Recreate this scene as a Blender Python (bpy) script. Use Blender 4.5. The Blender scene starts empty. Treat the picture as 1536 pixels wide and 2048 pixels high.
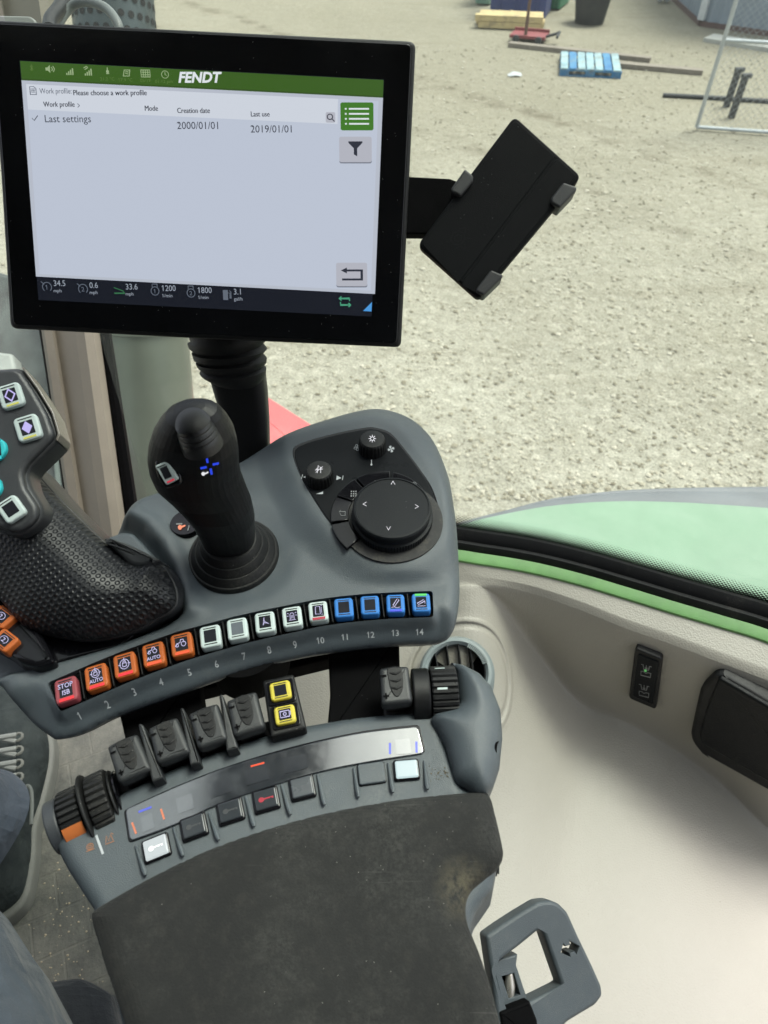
import bpy, math, random
import numpy as np
from mathutils import Vector, Matrix, geometry
random.seed(7); np.random.seed(7)
RAD = math.radians
scene = bpy.context.scene
col = scene.collection

# ------------------------------------------------------------------ camera
CAM_H = 2.9
PITCH = 45.0
FPX = 1420.0                      # focal length in photograph pixels (1536 x 2048)
C = Vector((0, 0, CAM_H))
cd = bpy.data.cameras.new('camera'); cam_o = bpy.data.objects.new('camera', cd); col.objects.link(cam_o)
cam_o.location = C; cam_o.rotation_euler = (RAD(90 - PITCH), 0, 0)
cd.sensor_fit = 'VERTICAL'; cd.sensor_height = 36.0; cd.lens = 36.0 * FPX / 2048
cd.clip_start = 0.01; cd.clip_end = 2000
cd.dof.use_dof = True; cd.dof.focus_distance = 0.68; cd.dof.aperture_fstop = 11.0
scene.camera = cam_o
# ------------------------------------------------------------------ world, sun, exposure
SUN_EL, SUN_AZ = 66.0, 56.0       # azimuth clockwise from +Y: hazy sun high ahead, a little to the right
w = bpy.data.worlds.new('World'); scene.world = w; w.use_nodes = True
nt = w.node_tree; bg = nt.nodes['Background']
sky = nt.nodes.new('ShaderNodeTexSky'); sky.sky_type = 'NISHITA'; sky.sun_disc = False
sky.sun_elevation = RAD(SUN_EL); sky.sun_rotation = RAD(SUN_AZ)
sky.air_density = 1.0; sky.dust_density = 4.0; sky.ozone_density = 0.6
hs = nt.nodes.new('ShaderNodeHueSaturation'); hs.inputs['Saturation'].default_value = .35
nt.links.new(sky.outputs[0], hs.inputs['Color']); nt.links.new(hs.outputs[0], bg.inputs[0]); bg.inputs[1].default_value = 0.12
sd = bpy.data.lights.new('sun', 'SUN'); sd.energy = 1.3; sd.angle = RAD(22); sd.color = (1.0, 0.97, 0.91)
so = bpy.data.objects.new('sun', sd); col.objects.link(so)
az = RAD(SUN_AZ); el = RAD(SUN_EL)
sdir = Vector((math.sin(az) * math.cos(el), math.cos(az) * math.cos(el), math.sin(el)))
so.rotation_euler = sdir.to_track_quat('Z', 'Y').to_euler(); so.location = (0, 0, 30)
scene.view_settings.view_transform = 'Standard'; scene.view_settings.look = 'None'
scene.view_settings.gamma = 1.0; scene.view_settings.exposure = 1.58
cy = scene.cycles
cy.use_denoising = True; cy.max_bounces = 10; cy.transparent_max_bounces = 24
cy.diffuse_bounces = 5; cy.caustics_reflective = False; cy.caustics_refractive = False
cy.sample_clamp_indirect = 6.0

# ------------------------------------------------------------------ pixels -> rays -> planes
th = RAD(PITCH)
AX_R = Vector((1, 0, 0)); AX_U = Vector((0, math.sin(th), math.cos(th))); AX_B = Vector((0, -math.cos(th), math.sin(th)))
def ray(u, v): return AX_R * ((u - 768) / FPX) + AX_U * ((1024 - v) / FPX) - AX_B
def cam(u, v, D): return C + ray(u, v) * D
def pz(u, v, z):                  # point of the ray at height z relative to the camera
    d = ray(u, v); return C + d * (z / d.z)

class Frame:
    def __init__(s, o, n, x=None):
        s.o = Vector(o); s.n = Vector(n).normalized()
        x = Vector(x) if x is not None else Vector((1, 0, 0))
        s.x = (x - s.n * x.dot(s.n)).normalized(); s.y = s.n.cross(s.x)
        s.M = Matrix((s.x, s.y, s.n)).transposed().to_4x4(); s.M.translation = s.o
    @classmethod
    def view(k, u, v, D, up=0, right=0, xpx=(1, 0)):
        n = AX_R * math.tan(RAD(right)) + AX_U * math.tan(RAD(up)) + AX_B
        f = k(cam(u, v, D), n)
        a = f.w(*f.at(u + xpx[0], v + xpx[1])) - f.o
        return k(f.o, n, a)
    def at(s, u, v, h=0.0):
        d = ray(u, v); t = (h - (C - s.o).dot(s.n)) / d.dot(s.n)
        q = C + d * t - s.o
        return (q.dot(s.x), q.dot(s.y), h)
    def w(s, a, b, h=0.0): return s.o + s.x * a + s.y * b + s.n * h
    def pw(s, u, v, h=0.0): return s.w(*s.at(u, v, h))

class Loc:                        # a spot on a frame: px-sized coordinates turned by ang (deg, ccw)
    def __init__(s, F, u, v, h=0.0, ang=0.0):
        s.F = F; a = RAD(ang); s.o = Vector(F.at(u, v, h)); k = 4.0
        e = (Vector(F.at(u + k * math.cos(a), v - k * math.sin(a), h)) - s.o) / k
        g = (Vector(F.at(u - k * math.sin(a), v - k * math.cos(a), h)) - s.o) / k
        s.sx = e.length; s.ex = e.normalized(); s.ey = Vector((0, 0, 1)).cross(s.ex); s.sy = abs(g.dot(s.ey))
    def l(s, a, b, dh=0.0): return s.o + s.ex * (s.sx * a) + s.ey * (s.sy * b) + Vector((0, 0, dh))
    def p(s, a, b, dh=0.0): return s.F.w(*s.l(a, b, dh))

# ------------------------------------------------------------------ mesh building (world coordinates)
class MB:
    def __init__(s): s.v = []; s.f = []; s.uv = None
    def add(s, vs, fs):
        k = len(s.v); s.v += [Vector(p) for p in vs]; s.f += [tuple(i + k for i in f) for f in fs]; return s

def spline(pts, n=6, closed=True):
    P = [Vector(p) for p in pts]; out = []; m = len(P)
    for i in range(m if closed else m - 1):
        if closed: a, b, c, d = P[(i - 1) % m], P[i], P[(i + 1) % m], P[(i + 2) % m]
        else: a, b, c, d = P[max(i - 1, 0)], P[i], P[i + 1], P[min(i + 2, m - 1)]
        for k in range(n):
            t = k / n
            out.append(0.5 * ((2 * b) + (c - a) * t + (2 * a - 5 * b + 4 * c - d) * t * t + (3 * b - a - 3 * c + d) * t ** 3))
    if not closed: out.append(P[-1])
    return out
def rr(w_, h_, r, n=4):
    o = []
    for sx, sy, a0 in ((1, -1, -90), (1, 1, 0), (-1, 1, 90), (-1, -1, 180)):
        for k in range(n + 1):
            a = RAD(a0 + 90 * k / n); o.append((sx * (w_ / 2 - r) + r * math.cos(a), sy * (h_ / 2 - r) + r * math.sin(a)))
    return o
def round_poly(pts, r, n=4):      # polygon with its corners rounded (px)
    P = [Vector(p[:2]) for p in pts]; o = []; m = len(P)
    for i in range(m):
        rad = r[i] if isinstance(r, (list, tuple)) else r
        a, b, c = P[i - 1], P[i], P[(i + 1) % m]
        d1 = a - b; d2 = c - b; k = min(rad, d1.length * .48, d2.length * .48)
        if k <= 0: o.append(tuple(b)); continue
        p = b + d1.normalized() * k; q = b + d2.normalized() * k
        for j in range(n + 1):
            t = j / n; o.append(tuple(p * (1 - t) ** 2 + b * 2 * t * (1 - t) + q * t * t))
    return o
def circ(rx, ry, n=32, a0=0, a1=360):
    full = abs(a1 - a0) >= 360; m = n if full else n + 1
    return [(rx * math.cos(RAD(a0 + (a1 - a0) * i / n)), ry * math.sin(RAD(a0 + (a1 - a0) * i / n))) for i in range(m)]
def area2(P): return sum(P[i][0] * P[(i + 1) % len(P)][1] - P[(i + 1) % len(P)][0] * P[i][1] for i in range(len(P)))
def inward(P):
    n = len(P); N = []
    for i in range(n):
        a = Vector(P[i - 1][:2]); b = Vector(P[i][:2]); c = Vector(P[(i + 1) % n][:2])
        e1 = (b - a); e2 = (c - b)
        n1 = Vector((-e1.y, e1.x)); n2 = Vector((-e2.y, e2.x))
        if n1.length > 1e-12: n1.normalize()
        if n2.length > 1e-12: n2.normalize()
        s = n1 + n2
        if s.length < 1e-6: s = n1
        s.normalize(); k = max(s.dot(n1), 0.5); N.append(s / k)
    return N
def prism_local(P, h0, h1, b=0.0, seg=3, tilt=None):
    """outline P (local xy metres) pulled from h0 to h1 with a rounded top rim; returns local verts, faces"""
    P = [Vector(p[:2]) for p in P]
    if area2(P) < 0: P.reverse()
    N = inward(P); n = len(P); rings = []
    def ring(off, h): rings.append([Vector((p.x + q.x * off, p.y + q.y * off, h)) for p, q in zip(P, N)])
    ring(0, h0)
    if b > 0:
        ring(0, h1 - b)
        for k in range(1, seg + 1):
            a = k / seg * math.pi / 2; ring(b * (1 - math.cos(a)), h1 - b + b * math.sin(a))
        ring(b * 1.12 + 2e-5, h1)
    else: ring(0, h1)
    V = [p for r in rings for p in r]; Fc = []
    for k in range(len(rings) - 1):
        for i in range(n):
            j = (i + 1) % n; Fc.append((k * n + i, k * n + j, (k + 1) * n + j, (k + 1) * n + i))
    Fc.append(tuple(range((len(rings) - 1) * n, len(rings) * n))); Fc.append(tuple(reversed(range(n))))
    return V, Fc
def prism(F, px, h0, h1, b=0.0, mb=None, seg=3):
    mb = mb or MB(); P = [F.at(p[0], p[1], h1) for p in px]
    V, Fc = prism_local(P, h0, h1, b, seg); return mb.add([F.w(*p) for p in V], Fc)
def prism_loc(L, pts, d0, d1, b=0.0, mb=None, seg=3):
    mb = mb or MB(); P = [L.l(a, c) for a, c in pts]
    V, Fc = prism_local(P, L.o.z + d0, L.o.z + d1, b, seg); return mb.add([L.F.w(*p) for p in V], Fc)
def ribbon_local(pts, wd, closed=False):
    """flat ribbon along a polyline in a plane; returns 2-D verts and quads"""
    P = [Vector(p[:2]) for p in pts]; n = len(P); V = []; Fc = []
    for i in range(n):
        a = P[i - 1] if (i > 0 or closed) else P[i]; c = P[(i + 1) % n] if (i < n - 1 or closed) else P[i]
        t = (c - a)
        if t.length < 1e-9: t = Vector((1, 0))
        t.normalize(); nn = Vector((-t.y, t.x))
        k = 1.0
        if 0 < i < n - 1 or closed:
            e = (c - P[i])
            if e.length > 1e-9: k = 1 / max(abs(e.normalized().dot(t)), .6)
        V += [P[i] + nn * wd / 2 * k, P[i] - nn * wd / 2 * k]
    for i in range(n if closed else n - 1):
        j = (i + 1) % n; Fc.append((2 * i + 1, 2 * j + 1, 2 * j, 2 * i))
    return V, Fc
def strokes(L, items, wd, dh, mb=None, fn=None):
    """items: polylines in px of Loc L; ('c', pts) closed; ('f', pts) filled"""
    mb = mb or MB()
    for it in items:
        kind, pts = (it[0], it[1]) if isinstance(it[0], str) else ('o', it)
        if kind == 'f':
            pts = list(pts)
            if area2(pts) < 0: pts.reverse()
            V = [Vector(p) for p in pts]; Fc = [tuple(range(len(pts)))]
        else: V, Fc = ribbon_local(pts, wd, kind == 'c')
        mb.add([L.p(q.x, q.y, dh) for q in V], Fc)
    return mb
def lathe(o, axis, prof, n=32, x=None, mb=None, cap=True, knurl=None):
    """prof: (radius, along-axis) pairs from bottom to top"""
    mb = mb or MB(); a = Vector(axis).normalized(); x = Vector(x) if x is not None else AX_R
    x = (x - a * x.dot(a)).normalized(); y = a.cross(x); V = []; Fc = []
    for j, (r, h) in enumerate(prof):
        for i in range(n):
            t = 2 * math.pi * i / n; k = r * (knurl(j, i) if knurl else 1)
            V.append(Vector(o) + a * h + x * (k * math.cos(t)) + y * (k * math.sin(t)))
    m = len(prof)
    for j in range(m - 1):
        for i in range(n):
            k = (i + 1) % n; Fc.append((j * n + i, j * n + k, (j + 1) * n + k, (j + 1) * n + i))
    if cap: Fc += [tuple(reversed(range(n))), tuple(range((m - 1) * n, m * n))]
    return mb.add(V, Fc)
def loft(rings, mb=None, cap=True):
    mb = mb or MB(); n = len(rings[0]); V = [p for r in rings for p in r]; Fc = []
    for j in range(len(rings) - 1):
        for i in range(n):
            k = (i + 1) % n; Fc.append((j * n + i, j * n + k, (j + 1) * n + k, (j + 1) * n + i))
    if cap: Fc += [tuple(reversed(range(n))), tuple(range((len(rings) - 1) * n, len(rings) * n))]
    return mb.add(V, Fc)
def tube(pts, r, n=10, mb=None, closed=False):
    P = [Vector(p) for p in pts]; rings = []; m = len(P); prev = None
    for i in range(m):
        t = (P[(i + 1) % m] - P[i - 1]) if closed else (P[min(i + 1, m - 1)] - P[max(i - 1, 0)])
        t.normalize()
        if prev is None: prev = t.orthogonal().normalized()
        a = (prev - t * prev.dot(t)).normalized(); prev = a; b = t.cross(a)
        rad = r[i] if isinstance(r, (list, tuple)) else r
        rings.append([P[i] + a * (rad * math.cos(2 * math.pi * k / n)) + b * (rad * math.sin(2 * math.pi * k / n)) for k in range(n)])
    if closed:
        mb = mb or MB(); V = [p for q in rings for p in q]; Fc = []
        for j in range(m):
            for i in range(n):
                k = (i + 1) % n; jj = (j + 1) % m
                Fc.append((j * n + i, j * n + k, jj * n + k, jj * n + i))
        return mb.add(V, Fc)
    return loft(rings, mb)
def grid_surface(rows, mb=None, flip=False):
    mb = mb or MB(); m = len(rows); n = len(rows[0]); V = [p for r in rows for p in r]; Fc = []
    for j in range(m - 1):
        for i in range(n - 1):
            q = (j * n + i, j * n + i + 1, (j + 1) * n + i + 1, (j + 1) * n + i); Fc.append(q[::-1] if flip else q)
    return mb.add(V, Fc)
def box(F, x0, x1, y0, y1, z0, z1, mb=None):
    mb = mb or MB(); V = [F.w(x, y, z) for z in (z0, z1) for x, y in ((x0, y0), (x1, y0), (x1, y1), (x0, y1))]
    return mb.add(V, [(3, 2, 1, 0), (4, 5, 6, 7), (0, 1, 5, 4), (1, 2, 6, 5), (2, 3, 7, 6), (3, 0, 4, 7)])
def poly_dist(X, P, closed=True):
    X = np.asarray(X); P = np.asarray(P); Q = np.roll(P, -1, 0)
    if not closed: P, Q = P[:-1], Q[:-1]
    best = np.full(len(X), 1e9)
    for a, b in zip(P, Q):
        e = b - a; L2 = max(e @ e, 1e-18); t = np.clip(((X - a) @ e) / L2, 0, 1)
        d = np.hypot(*(X - (a + t[:, None] * e)).T); best = np.minimum(best, d)
    return best
def inside(X, P):
    X = np.asarray(X); P = np.asarray(P); r = np.zeros(len(X), bool); Q = np.roll(P, -1, 0)
    for (x1, y1), (x2, y2) in zip(P, Q):
        c = ((y1 > X[:, 1]) != (y2 > X[:, 1]))
        with np.errstate(divide='ignore', invalid='ignore'):
            r ^= c & (X[:, 0] < (x2 - x1) * (X[:, 1] - y1) / (y2 - y1 + 1e-15) + x1)
    return r
def sheet(F, px, h_edge, hf, step=.004, skirt=.02, tuck=.004, mb=None, cut=None, cut_depth=.006):
    """height field hf(xy, d) over an outline drawn in pixels, with a skirt"""
    mb = mb or MB(); P = [Vector(F.at(p[0], p[1], h_edge)[:2]) for p in px]
    if area2(P) < 0: P.reverse()
    Q = []
    for i in range(len(P)):       # even spacing along the rim
        a, b = P[i], P[(i + 1) % len(P)]; k = max(1, int((b - a).length / step))
        Q += [a.lerp(b, j / k) for j in range(k)]
    B = np.array([tuple(q) for q in Q]); nb = len(B)
    lo, hi = B.min(0), B.max(0)
    gx, gy = np.meshgrid(np.arange(lo[0], hi[0], step), np.arange(lo[1], hi[1], step * .87))
    gx = gx + (np.arange(gx.shape[0]) % 2)[:, None] * step / 2
    G = np.c_[gx.ravel(), gy.ravel()]; G = G[inside(G, B)]; G = G[poly_dist(G, B) > step * .45]
    N = np.array([tuple(q) for q in inward([tuple(q) for q in B])]); extra = []
    for off in (step * .12, step * .35):
        E = B + N * off; extra.append(E[inside(E, B)])
    A = np.vstack([B] + extra + [G])
    edges = [(i, (i + 1) % nb) for i in range(nb)]
    if cut is not None:
        A = A[np.r_[np.ones(nb, bool), poly_dist(A[nb:], cut) > step * .4]]; k = len(A); m = len(cut)
        A = np.vstack([A, cut]); edges += [(k + i, k + (i + 1) % m) for i in range(m)]
    vs, es, fs, ov, oe, of = geometry.delaunay_2d_cdt([Vector(p) for p in A], edges, [], 1, 1e-7)
    X = np.array([tuple(p) for p in vs]); d = poly_dist(X, B); H = hf(X, d)
    V = [F.w(x, y, h) for (x, y), h in zip(X, H)]; Fc = []
    for f in fs:
        f = list(f)
        a, b, c = (X[i] for i in f[:3])
        if cut is not None and inside([(a + b + c) / 3], cut)[0]: continue
        if (b[0] - a[0]) * (c[1] - a[1]) - (b[1] - a[1]) * (c[0] - a[0]) < 0: f.reverse()
        Fc.append(tuple(f))
    if cut is not None:
        hC = hf(cut, poly_dist(cut, B)); k = len(V); m = len(cut)
        V += [F.w(x, y, h) for (x, y), h in zip(cut, hC)] + [F.w(x, y, h - cut_depth) for (x, y), h in zip(cut, hC)]
        Fc += [(k + i, k + (i + 1) % m, k + m + (i + 1) % m, k + m + i) for i in range(m)]
    if skirt:
        hB = hf(B, np.zeros(nb)); k = len(V)
        V += [F.w(x, y, h) for (x, y), h in zip(B, hB)]
        V += [F.w(x + n_[0] * tuck, y + n_[1] * tuck, h - skirt) for (x, y), n_, h in zip(B, N, hB)]
        for i in range(nb):
            j = (i + 1) % nb; Fc.append((k + nb + i, k + nb + j, k + j, k + i))
    return mb.add(V, Fc)
def dome(d, r, H): # quarter-ellipse edge: 0 at the rim, H at distance r
    t = np.clip(1 - d / r, 0, 1); return H * np.sqrt(np.clip(1 - t * t, 0, 1))
def sstep(x, a, b):
    t = np.clip((x - a) / (b - a), 0, 1); return t * t * (3 - 2 * t)

_glyph = {}
def advance(p):
    a = min(v[0] for v in glyphs(p + '|', raw=True)[0] if abs(v[1] - max(w_[1] for w_ in glyphs(p + '|', raw=True)[0])) < 1e-4) if p else min(v[0] for v in glyphs('|', raw=True)[0])
    return a - min(v[0] for v in glyphs('|', raw=True)[0])
def glyphs(s, bold=0.0, shear=0.0, align='LEFT', raw=False):
    key = (s, bold, shear, align, raw)
    if key not in _glyph:
        cu = bpy.data.curves.new('lettering', 'FONT'); cu.body = s; cu.size = 1.0; cu.offset = bold; cu.shear = shear
        cu.align_x = align; cu.resolution_u = 3
        ob = bpy.data.objects.new('lettering', cu); col.objects.link(ob)
        dg = bpy.context.evaluated_depsgraph_get(); me = bpy.data.meshes.new_from_object(ob.evaluated_get(dg))
        _glyph[key] = ([tuple(v.co[:2]) for v in me.vertices], [tuple(p.vertices) for p in me.polygons])
        bpy.data.objects.remove(ob); bpy.data.curves.remove(cu); bpy.data.meshes.remove(me)
        if '1' in s and not raw:  # the default face draws 1 as a bare stem: give it its flag
            V, Fc = _glyph[key]; one = glyphs('1', raw=True)[0]; ox = min(v[0] for v in one); top = max(v[1] for v in one)
            sh = min(v[0] for v in V) - min(v[0] for v in glyphs(s, raw=True)[0]) if align == 'CENTER' else 0
            for i, ch in enumerate(s):
                if ch == '1':
                    x = ox + (advance(s[:i]) if i else 0) + sh + .01; k = len(V)
                    V += [(x, top), (x - .15, top - .13), (x - .15, top - .21), (x, top - .10)]; Fc += [(k, k + 1, k + 2, k + 3)]
    return _glyph[key]
def text(F, u, v, h, s, size, ang=0, bold=0.0, shear=0.0, align='LEFT', mb=None, dh=0.0, conform=None, stretch=1.0):
    mb = mb or MB(); L = Loc(F, u, v, h, ang); V, Fc = glyphs(s, bold, shear, align); out = []
    for x, y in V:
        q = L.l(x * size * stretch, y * size, dh)
        if conform: q.z = conform(q.x, q.y) + dh
        out.append(F.w(*q))
    return mb.add(out, Fc)

# ------------------------------------------------------------------ objects
class Thing:
    def __init__(s, name, label, cat, F=None, group=None, o=None):
        s.e = bpy.data.objects.new(name, None); col.objects.link(s.e); s.e.empty_display_size = .02
        s.M = F.M.copy() if F else Matrix.Translation(o if o is not None else (0, 0, 0))
        s.e.matrix_world = s.M; s.e['label'] = label; s.e['category'] = cat; s.e['kind'] = 'thing'
        if group: s.e['group'] = group
    def part(s, name, mb, mat, parent=None, label=None, sharp=35):
        o = make(name, mb, mat, s.M, sharp); o.parent = parent or s.e
        if label: o['label'] = label
        return o
def make(name, mb, mat, M=None, sharp=35):
    Mi = M.inverted() if M is not None else Matrix.Identity(4)
    me = bpy.data.meshes.new(name); me.from_pydata([Mi @ p for p in mb.v], [], mb.f)
    me.validate(); me.update(); me.materials.append(mat)
    if sharp is not None and len(me.polygons):
        me.shade_smooth(); me.set_sharp_from_angle(angle=RAD(sharp))
    if mb.uv is not None:
        l = me.uv_layers.new(name='UVMap')
        for lp in me.loops: l.data[lp.index].uv = mb.uv[lp.vertex_index]
    o = bpy.data.objects.new(name, me); col.objects.link(o); return o
def single(name, mb, mat, label=None, cat=None, kind='thing', group=None, sharp=35, o=None):
    M = Matrix.Translation(o) if o is not None else None
    ob = make(name, mb, mat, M, sharp)
    if M is not None: ob.matrix_world = M
    ob['kind'] = kind
    if label: ob['label'] = label
    if cat: ob['category'] = cat
    if group: ob['group'] = group
    return ob

# ------------------------------------------------------------------ materials
def srgb(r, g, b):
    f = lambda c: (c / 255 / 12.92) if c / 255 <= .04045 else ((c / 255 + .055) / 1.055) ** 2.4
    return (f(r), f(g), f(b), 1)
class NT:
    def __init__(s, name):
        s.m = bpy.data.materials.new(name); s.m.use_nodes = True; s.t = s.m.node_tree; s.b = s.t.nodes['Principled BSDF']; s.out = s.t.nodes['Material Output']
        s.tc = s.t.nodes.new('ShaderNodeTexCoord')
    def n(s, k, **kw):
        q = s.t.nodes.new(k)
        for a, b in kw.items(): setattr(q, a, b)
        return q
    def l(s, a, b): s.t.links.new(a, b)
    def noise(s, scale, detail=4, rough=.6, vec=None, dist=0):
        q = s.n('ShaderNodeTexNoise'); q.inputs['Scale'].default_value = scale; q.inputs['Detail'].default_value = detail
        q.inputs['Roughness'].default_value = rough; q.inputs['Distortion'].default_value = dist
        s.l(vec or s.tc.outputs['Object'], q.inputs['Vector']); return q.outputs['Fac']
    def voro(s, scale, feature='F1', out='Distance', rnd=1.0, vec=None):
        q = s.n('ShaderNodeTexVoronoi', feature=feature); q.inputs['Scale'].default_value = scale; q.inputs['Randomness'].default_value = rnd
        s.l(vec or s.tc.outputs['Object'], q.inputs['Vector']); return q.outputs[out]
    def ramp(s, fac, stops):
        q = s.n('ShaderNodeValToRGB'); s.l(fac, q.inputs[0]); e = q.color_ramp.elements
        e[0].position, e[0].color = stops[0][0], stops[0][1]; e[1].position, e[1].color = stops[-1][0], stops[-1][1]
        for p, c_ in stops[1:-1]: z = e.new(p); z.color = c_
        return q.outputs[0]
    def maprange(s, fac, a, b, c_=0.0, d=1.0):
        q = s.n('ShaderNodeMapRange'); s.l(fac, q.inputs[0])
        for i, x in enumerate((a, b, c_, d)): q.inputs[1 + i].default_value = x
        return q.outputs[0]
    def math(s, op, a, b=None):
        q = s.n('ShaderNodeMath', operation=op)
        for i, x in enumerate((a, b)):
            if x is None: continue
            if isinstance(x, (int, float)): q.inputs[i].default_value = x
            else: s.l(x, q.inputs[i])
        return q.outputs[0]
    def mix(s, fac, a, b, blend='MIX'):
        q = s.n('ShaderNodeMix', data_type='RGBA', blend_type=blend)
        for i, x in ((0, fac), (6, a), (7, b)):
            if isinstance(x, (int, float)): q.inputs[i].default_value = x
            elif isinstance(x, (tuple, list)): q.inputs[i].default_value = x
            else: s.l(x, q.inputs[i])
        return q.outputs[2]
    def bump(s, hgt, dist, strength=1.0, prev=None):
        q = s.n('ShaderNodeBump'); q.inputs['Strength'].default_value = strength; q.inputs['Distance'].default_value = dist
        s.l(hgt, q.inputs['Height'])
        if prev: s.l(prev, q.inputs['Normal'])
        return q.outputs[0]
def sc4(c_, k): return (c_[0] * k, c_[1] * k, c_[2] * k, 1)
def plastic(name, c_, rough=.5, grain=1800, gb=.00006, mott=.12, ms=9, dust=0.0, dustc=(.35, .33, .27, 1), specks=0.0, spec=.5, coat=0, metal=0, ior=1.5):
    t = NT(name); b = t.b
    base = t.mix(t.maprange(t.noise(ms, 5, .65), .3, .7), sc4(c_, 1 - mott), sc4(c_, 1 + mott))
    if dust:
        f = t.math('MULTIPLY', t.maprange(t.noise(ms * 2.3, 6, .7), .5, .8), t.maprange(t.noise(420, 3, .8), .4, .75))
        base = t.mix(t.math('MULTIPLY', f, dust), base, dustc)
    if specks:
        d = t.math('LESS_THAN', t.voro(300), .055)
        k = t.math('MULTIPLY', d, t.math('GREATER_THAN', t.noise(37, 2), 1 - specks))
        base = t.mix(k, base, (.28, .28, .27, 1))
    t.l(base, b.inputs['Base Color'])
    t.l(t.maprange(t.noise(ms * 4, 4), .3, .7, rough - .05, rough + .06), b.inputs['Roughness'])
    b.inputs['Specular IOR Level'].default_value = spec; b.inputs['Metallic'].default_value = metal
    b.inputs['IOR'].default_value = ior; b.inputs['Coat Weight'].default_value = coat; b.inputs['Coat Roughness'].default_value = .06
    if gb: t.l(t.bump(t.noise(grain, 2, .5), gb * 4, .8), b.inputs['Normal'])
    return t.m
def emit(name, c_, e=1.0, base=(.02, .02, .02, 1), rough=.3):
    t = NT(name); b = t.b; b.inputs['Base Color'].default_value = base; b.inputs['Roughness'].default_value = rough
    b.inputs['Emission Color'].default_value = c_; b.inputs['Emission Strength'].default_value = e
    t.l(t.mix(t.noise(60), base, sc4(base, 1.1)), b.inputs['Base Color']); return t.m
EXPO = 2 ** -scene.view_settings.exposure      # scene light that shows as display white
def screen(name, r, g, b, k=1.0, rough=.25): return emit(name, srgb(r, g, b), EXPO * k, (.012, .012, .014, 1), rough)

M_shell = plastic('grey_shell_plastic', (.056, .069, .079, 1), .42, dust=.2, gb=.0001, specks=.33)
M_shell_low = plastic('dark_shell_plastic', (.03, .034, .04, 1), .5, specks=.3)
M_black = plastic('black_plastic', (.006, .0063, .0068, 1), .45, spec=.3, specks=.38, dust=.06)
M_panel = plastic('black_panel_plastic', (.008, .009, .0105, 1), .3, specks=.33, spec=.08)
M_matte = plastic('matte_black_plastic', (.0035, .004, .0046, 1), .6, specks=.45, spec=.1)
M_bracket = plastic('bracket_black', (.003, .003, .0034, 1), .8, spec=.06, specks=.34)
M_gloss = plastic('gloss_black', (.006, .006, .0075, 1), .1, gb=0, specks=.3, spec=.3)
M_rubber = plastic('rubber_black', (.0065, .0068, .0073, 1), .55, spec=.3, grain=900, gb=.00008, dust=.15, specks=.42)
M_dusty = plastic('dusty_black', (.02, .02, .02, 1), .7, dust=.9, dustc=(.18, .16, .12, 1), ms=40)
M_screen_glass = plastic('screen_glass', (.003, .0033, .004, 1), .08, gb=0, mott=.3, specks=.47, spec=.45)
M_dial = plastic('dial_soft_black', (.012, .0135, .0155, 1), .4, specks=.34, spec=.12)
M_white_ring = plastic('white_key_plastic', (.42, .49, .48, 1), .5, gb=0, spec=.25, mott=.06)
M_orange = plastic('orange_key_plastic', (.36, .088, .018, 1), .5, gb=0, spec=.25, mott=.1)
M_red = plastic('red_key_plastic', (.23, .05, .06, 1), .5, gb=0, spec=.25, mott=.1)
M_blue = plastic('blue_key_plastic', (.03, .16, .46, 1), .5, gb=0, spec=.25, mott=.1)
M_teal = plastic('teal_key_plastic', (.03, .42, .46, 1), .5, gb=0, spec=.25, mott=.1)
M_yellow = plastic('yellow_key_plastic', (.50, .42, .05, 1), .5, gb=0, spec=.25, mott=.08, dust=.3)
M_window = plastic('key_window', (.016, .017, .021, 1), .15, gb=0, spec=.1)
M_window_glare = plastic('key_window_glare', (.1, .115, .13, 1), .25, gb=0)  # dark window lightened in colour to imitate glare
M_print = plastic('grey_print', (.4, .42, .44, 1), .5, gb=0)
M_faint = plastic('faint_print', (.16, .165, .17, 1), .5, gb=0)
M_orange_faint = plastic('orange_faint_print', (.3, .13, .06, 1), .5, gb=0)
M_icon = screen('icon_white', 205, 200, 240)
M_icon_w = screen('icon_bright', 235, 235, 240)
M_lav = screen('icon_lavender', 190, 180, 240)
M_led_red = screen('led_red', 255, 40, 50, 1.0)
M_led_orange = screen('led_orange', 255, 95, 40)
M_led_blue = screen('led_blue', 45, 75, 235)
M_led_green = screen('led_green', 70, 225, 100)
M_led_yel = screen('led_yellow', 205, 205, 90)
M_led_rose = screen('led_rose', 215, 60, 80, .8)
M_led_teal = screen('led_teal', 60, 225, 235)

# leather-grained beige trim
def beige(name, c_):
    t = NT(name); b = t.b
    base = t.mix(t.maprange(t.noise(3, 5), .3, .7), sc4(c_, .95), sc4(c_, 1.04))
    f = t.math('MULTIPLY', t.math('LESS_THAN', t.voro(45), .03), t.math('GREATER_THAN', t.noise(9), .52))
    base = t.mix(t.math('MULTIPLY', f, .5), base, (.12, .11, .09, 1))
    t.l(base, b.inputs['Base Color']); b.inputs['Roughness'].default_value = .5
    v = t.voro(430); n2 = t.noise(260, 3)
    hgt = t.math('ADD', t.maprange(v, 0, .8), t.math('MULTIPLY', n2, .6))
    t.l(t.bump(hgt, .0009, .32), b.inputs['Normal']); return t.m
M_beige = beige('beige_trim', (.34, .322, .278, 1))
M_pillar = plastic('beige_pillar_plastic', (.20, .18, .142, 1), .55, grain=700)
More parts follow.
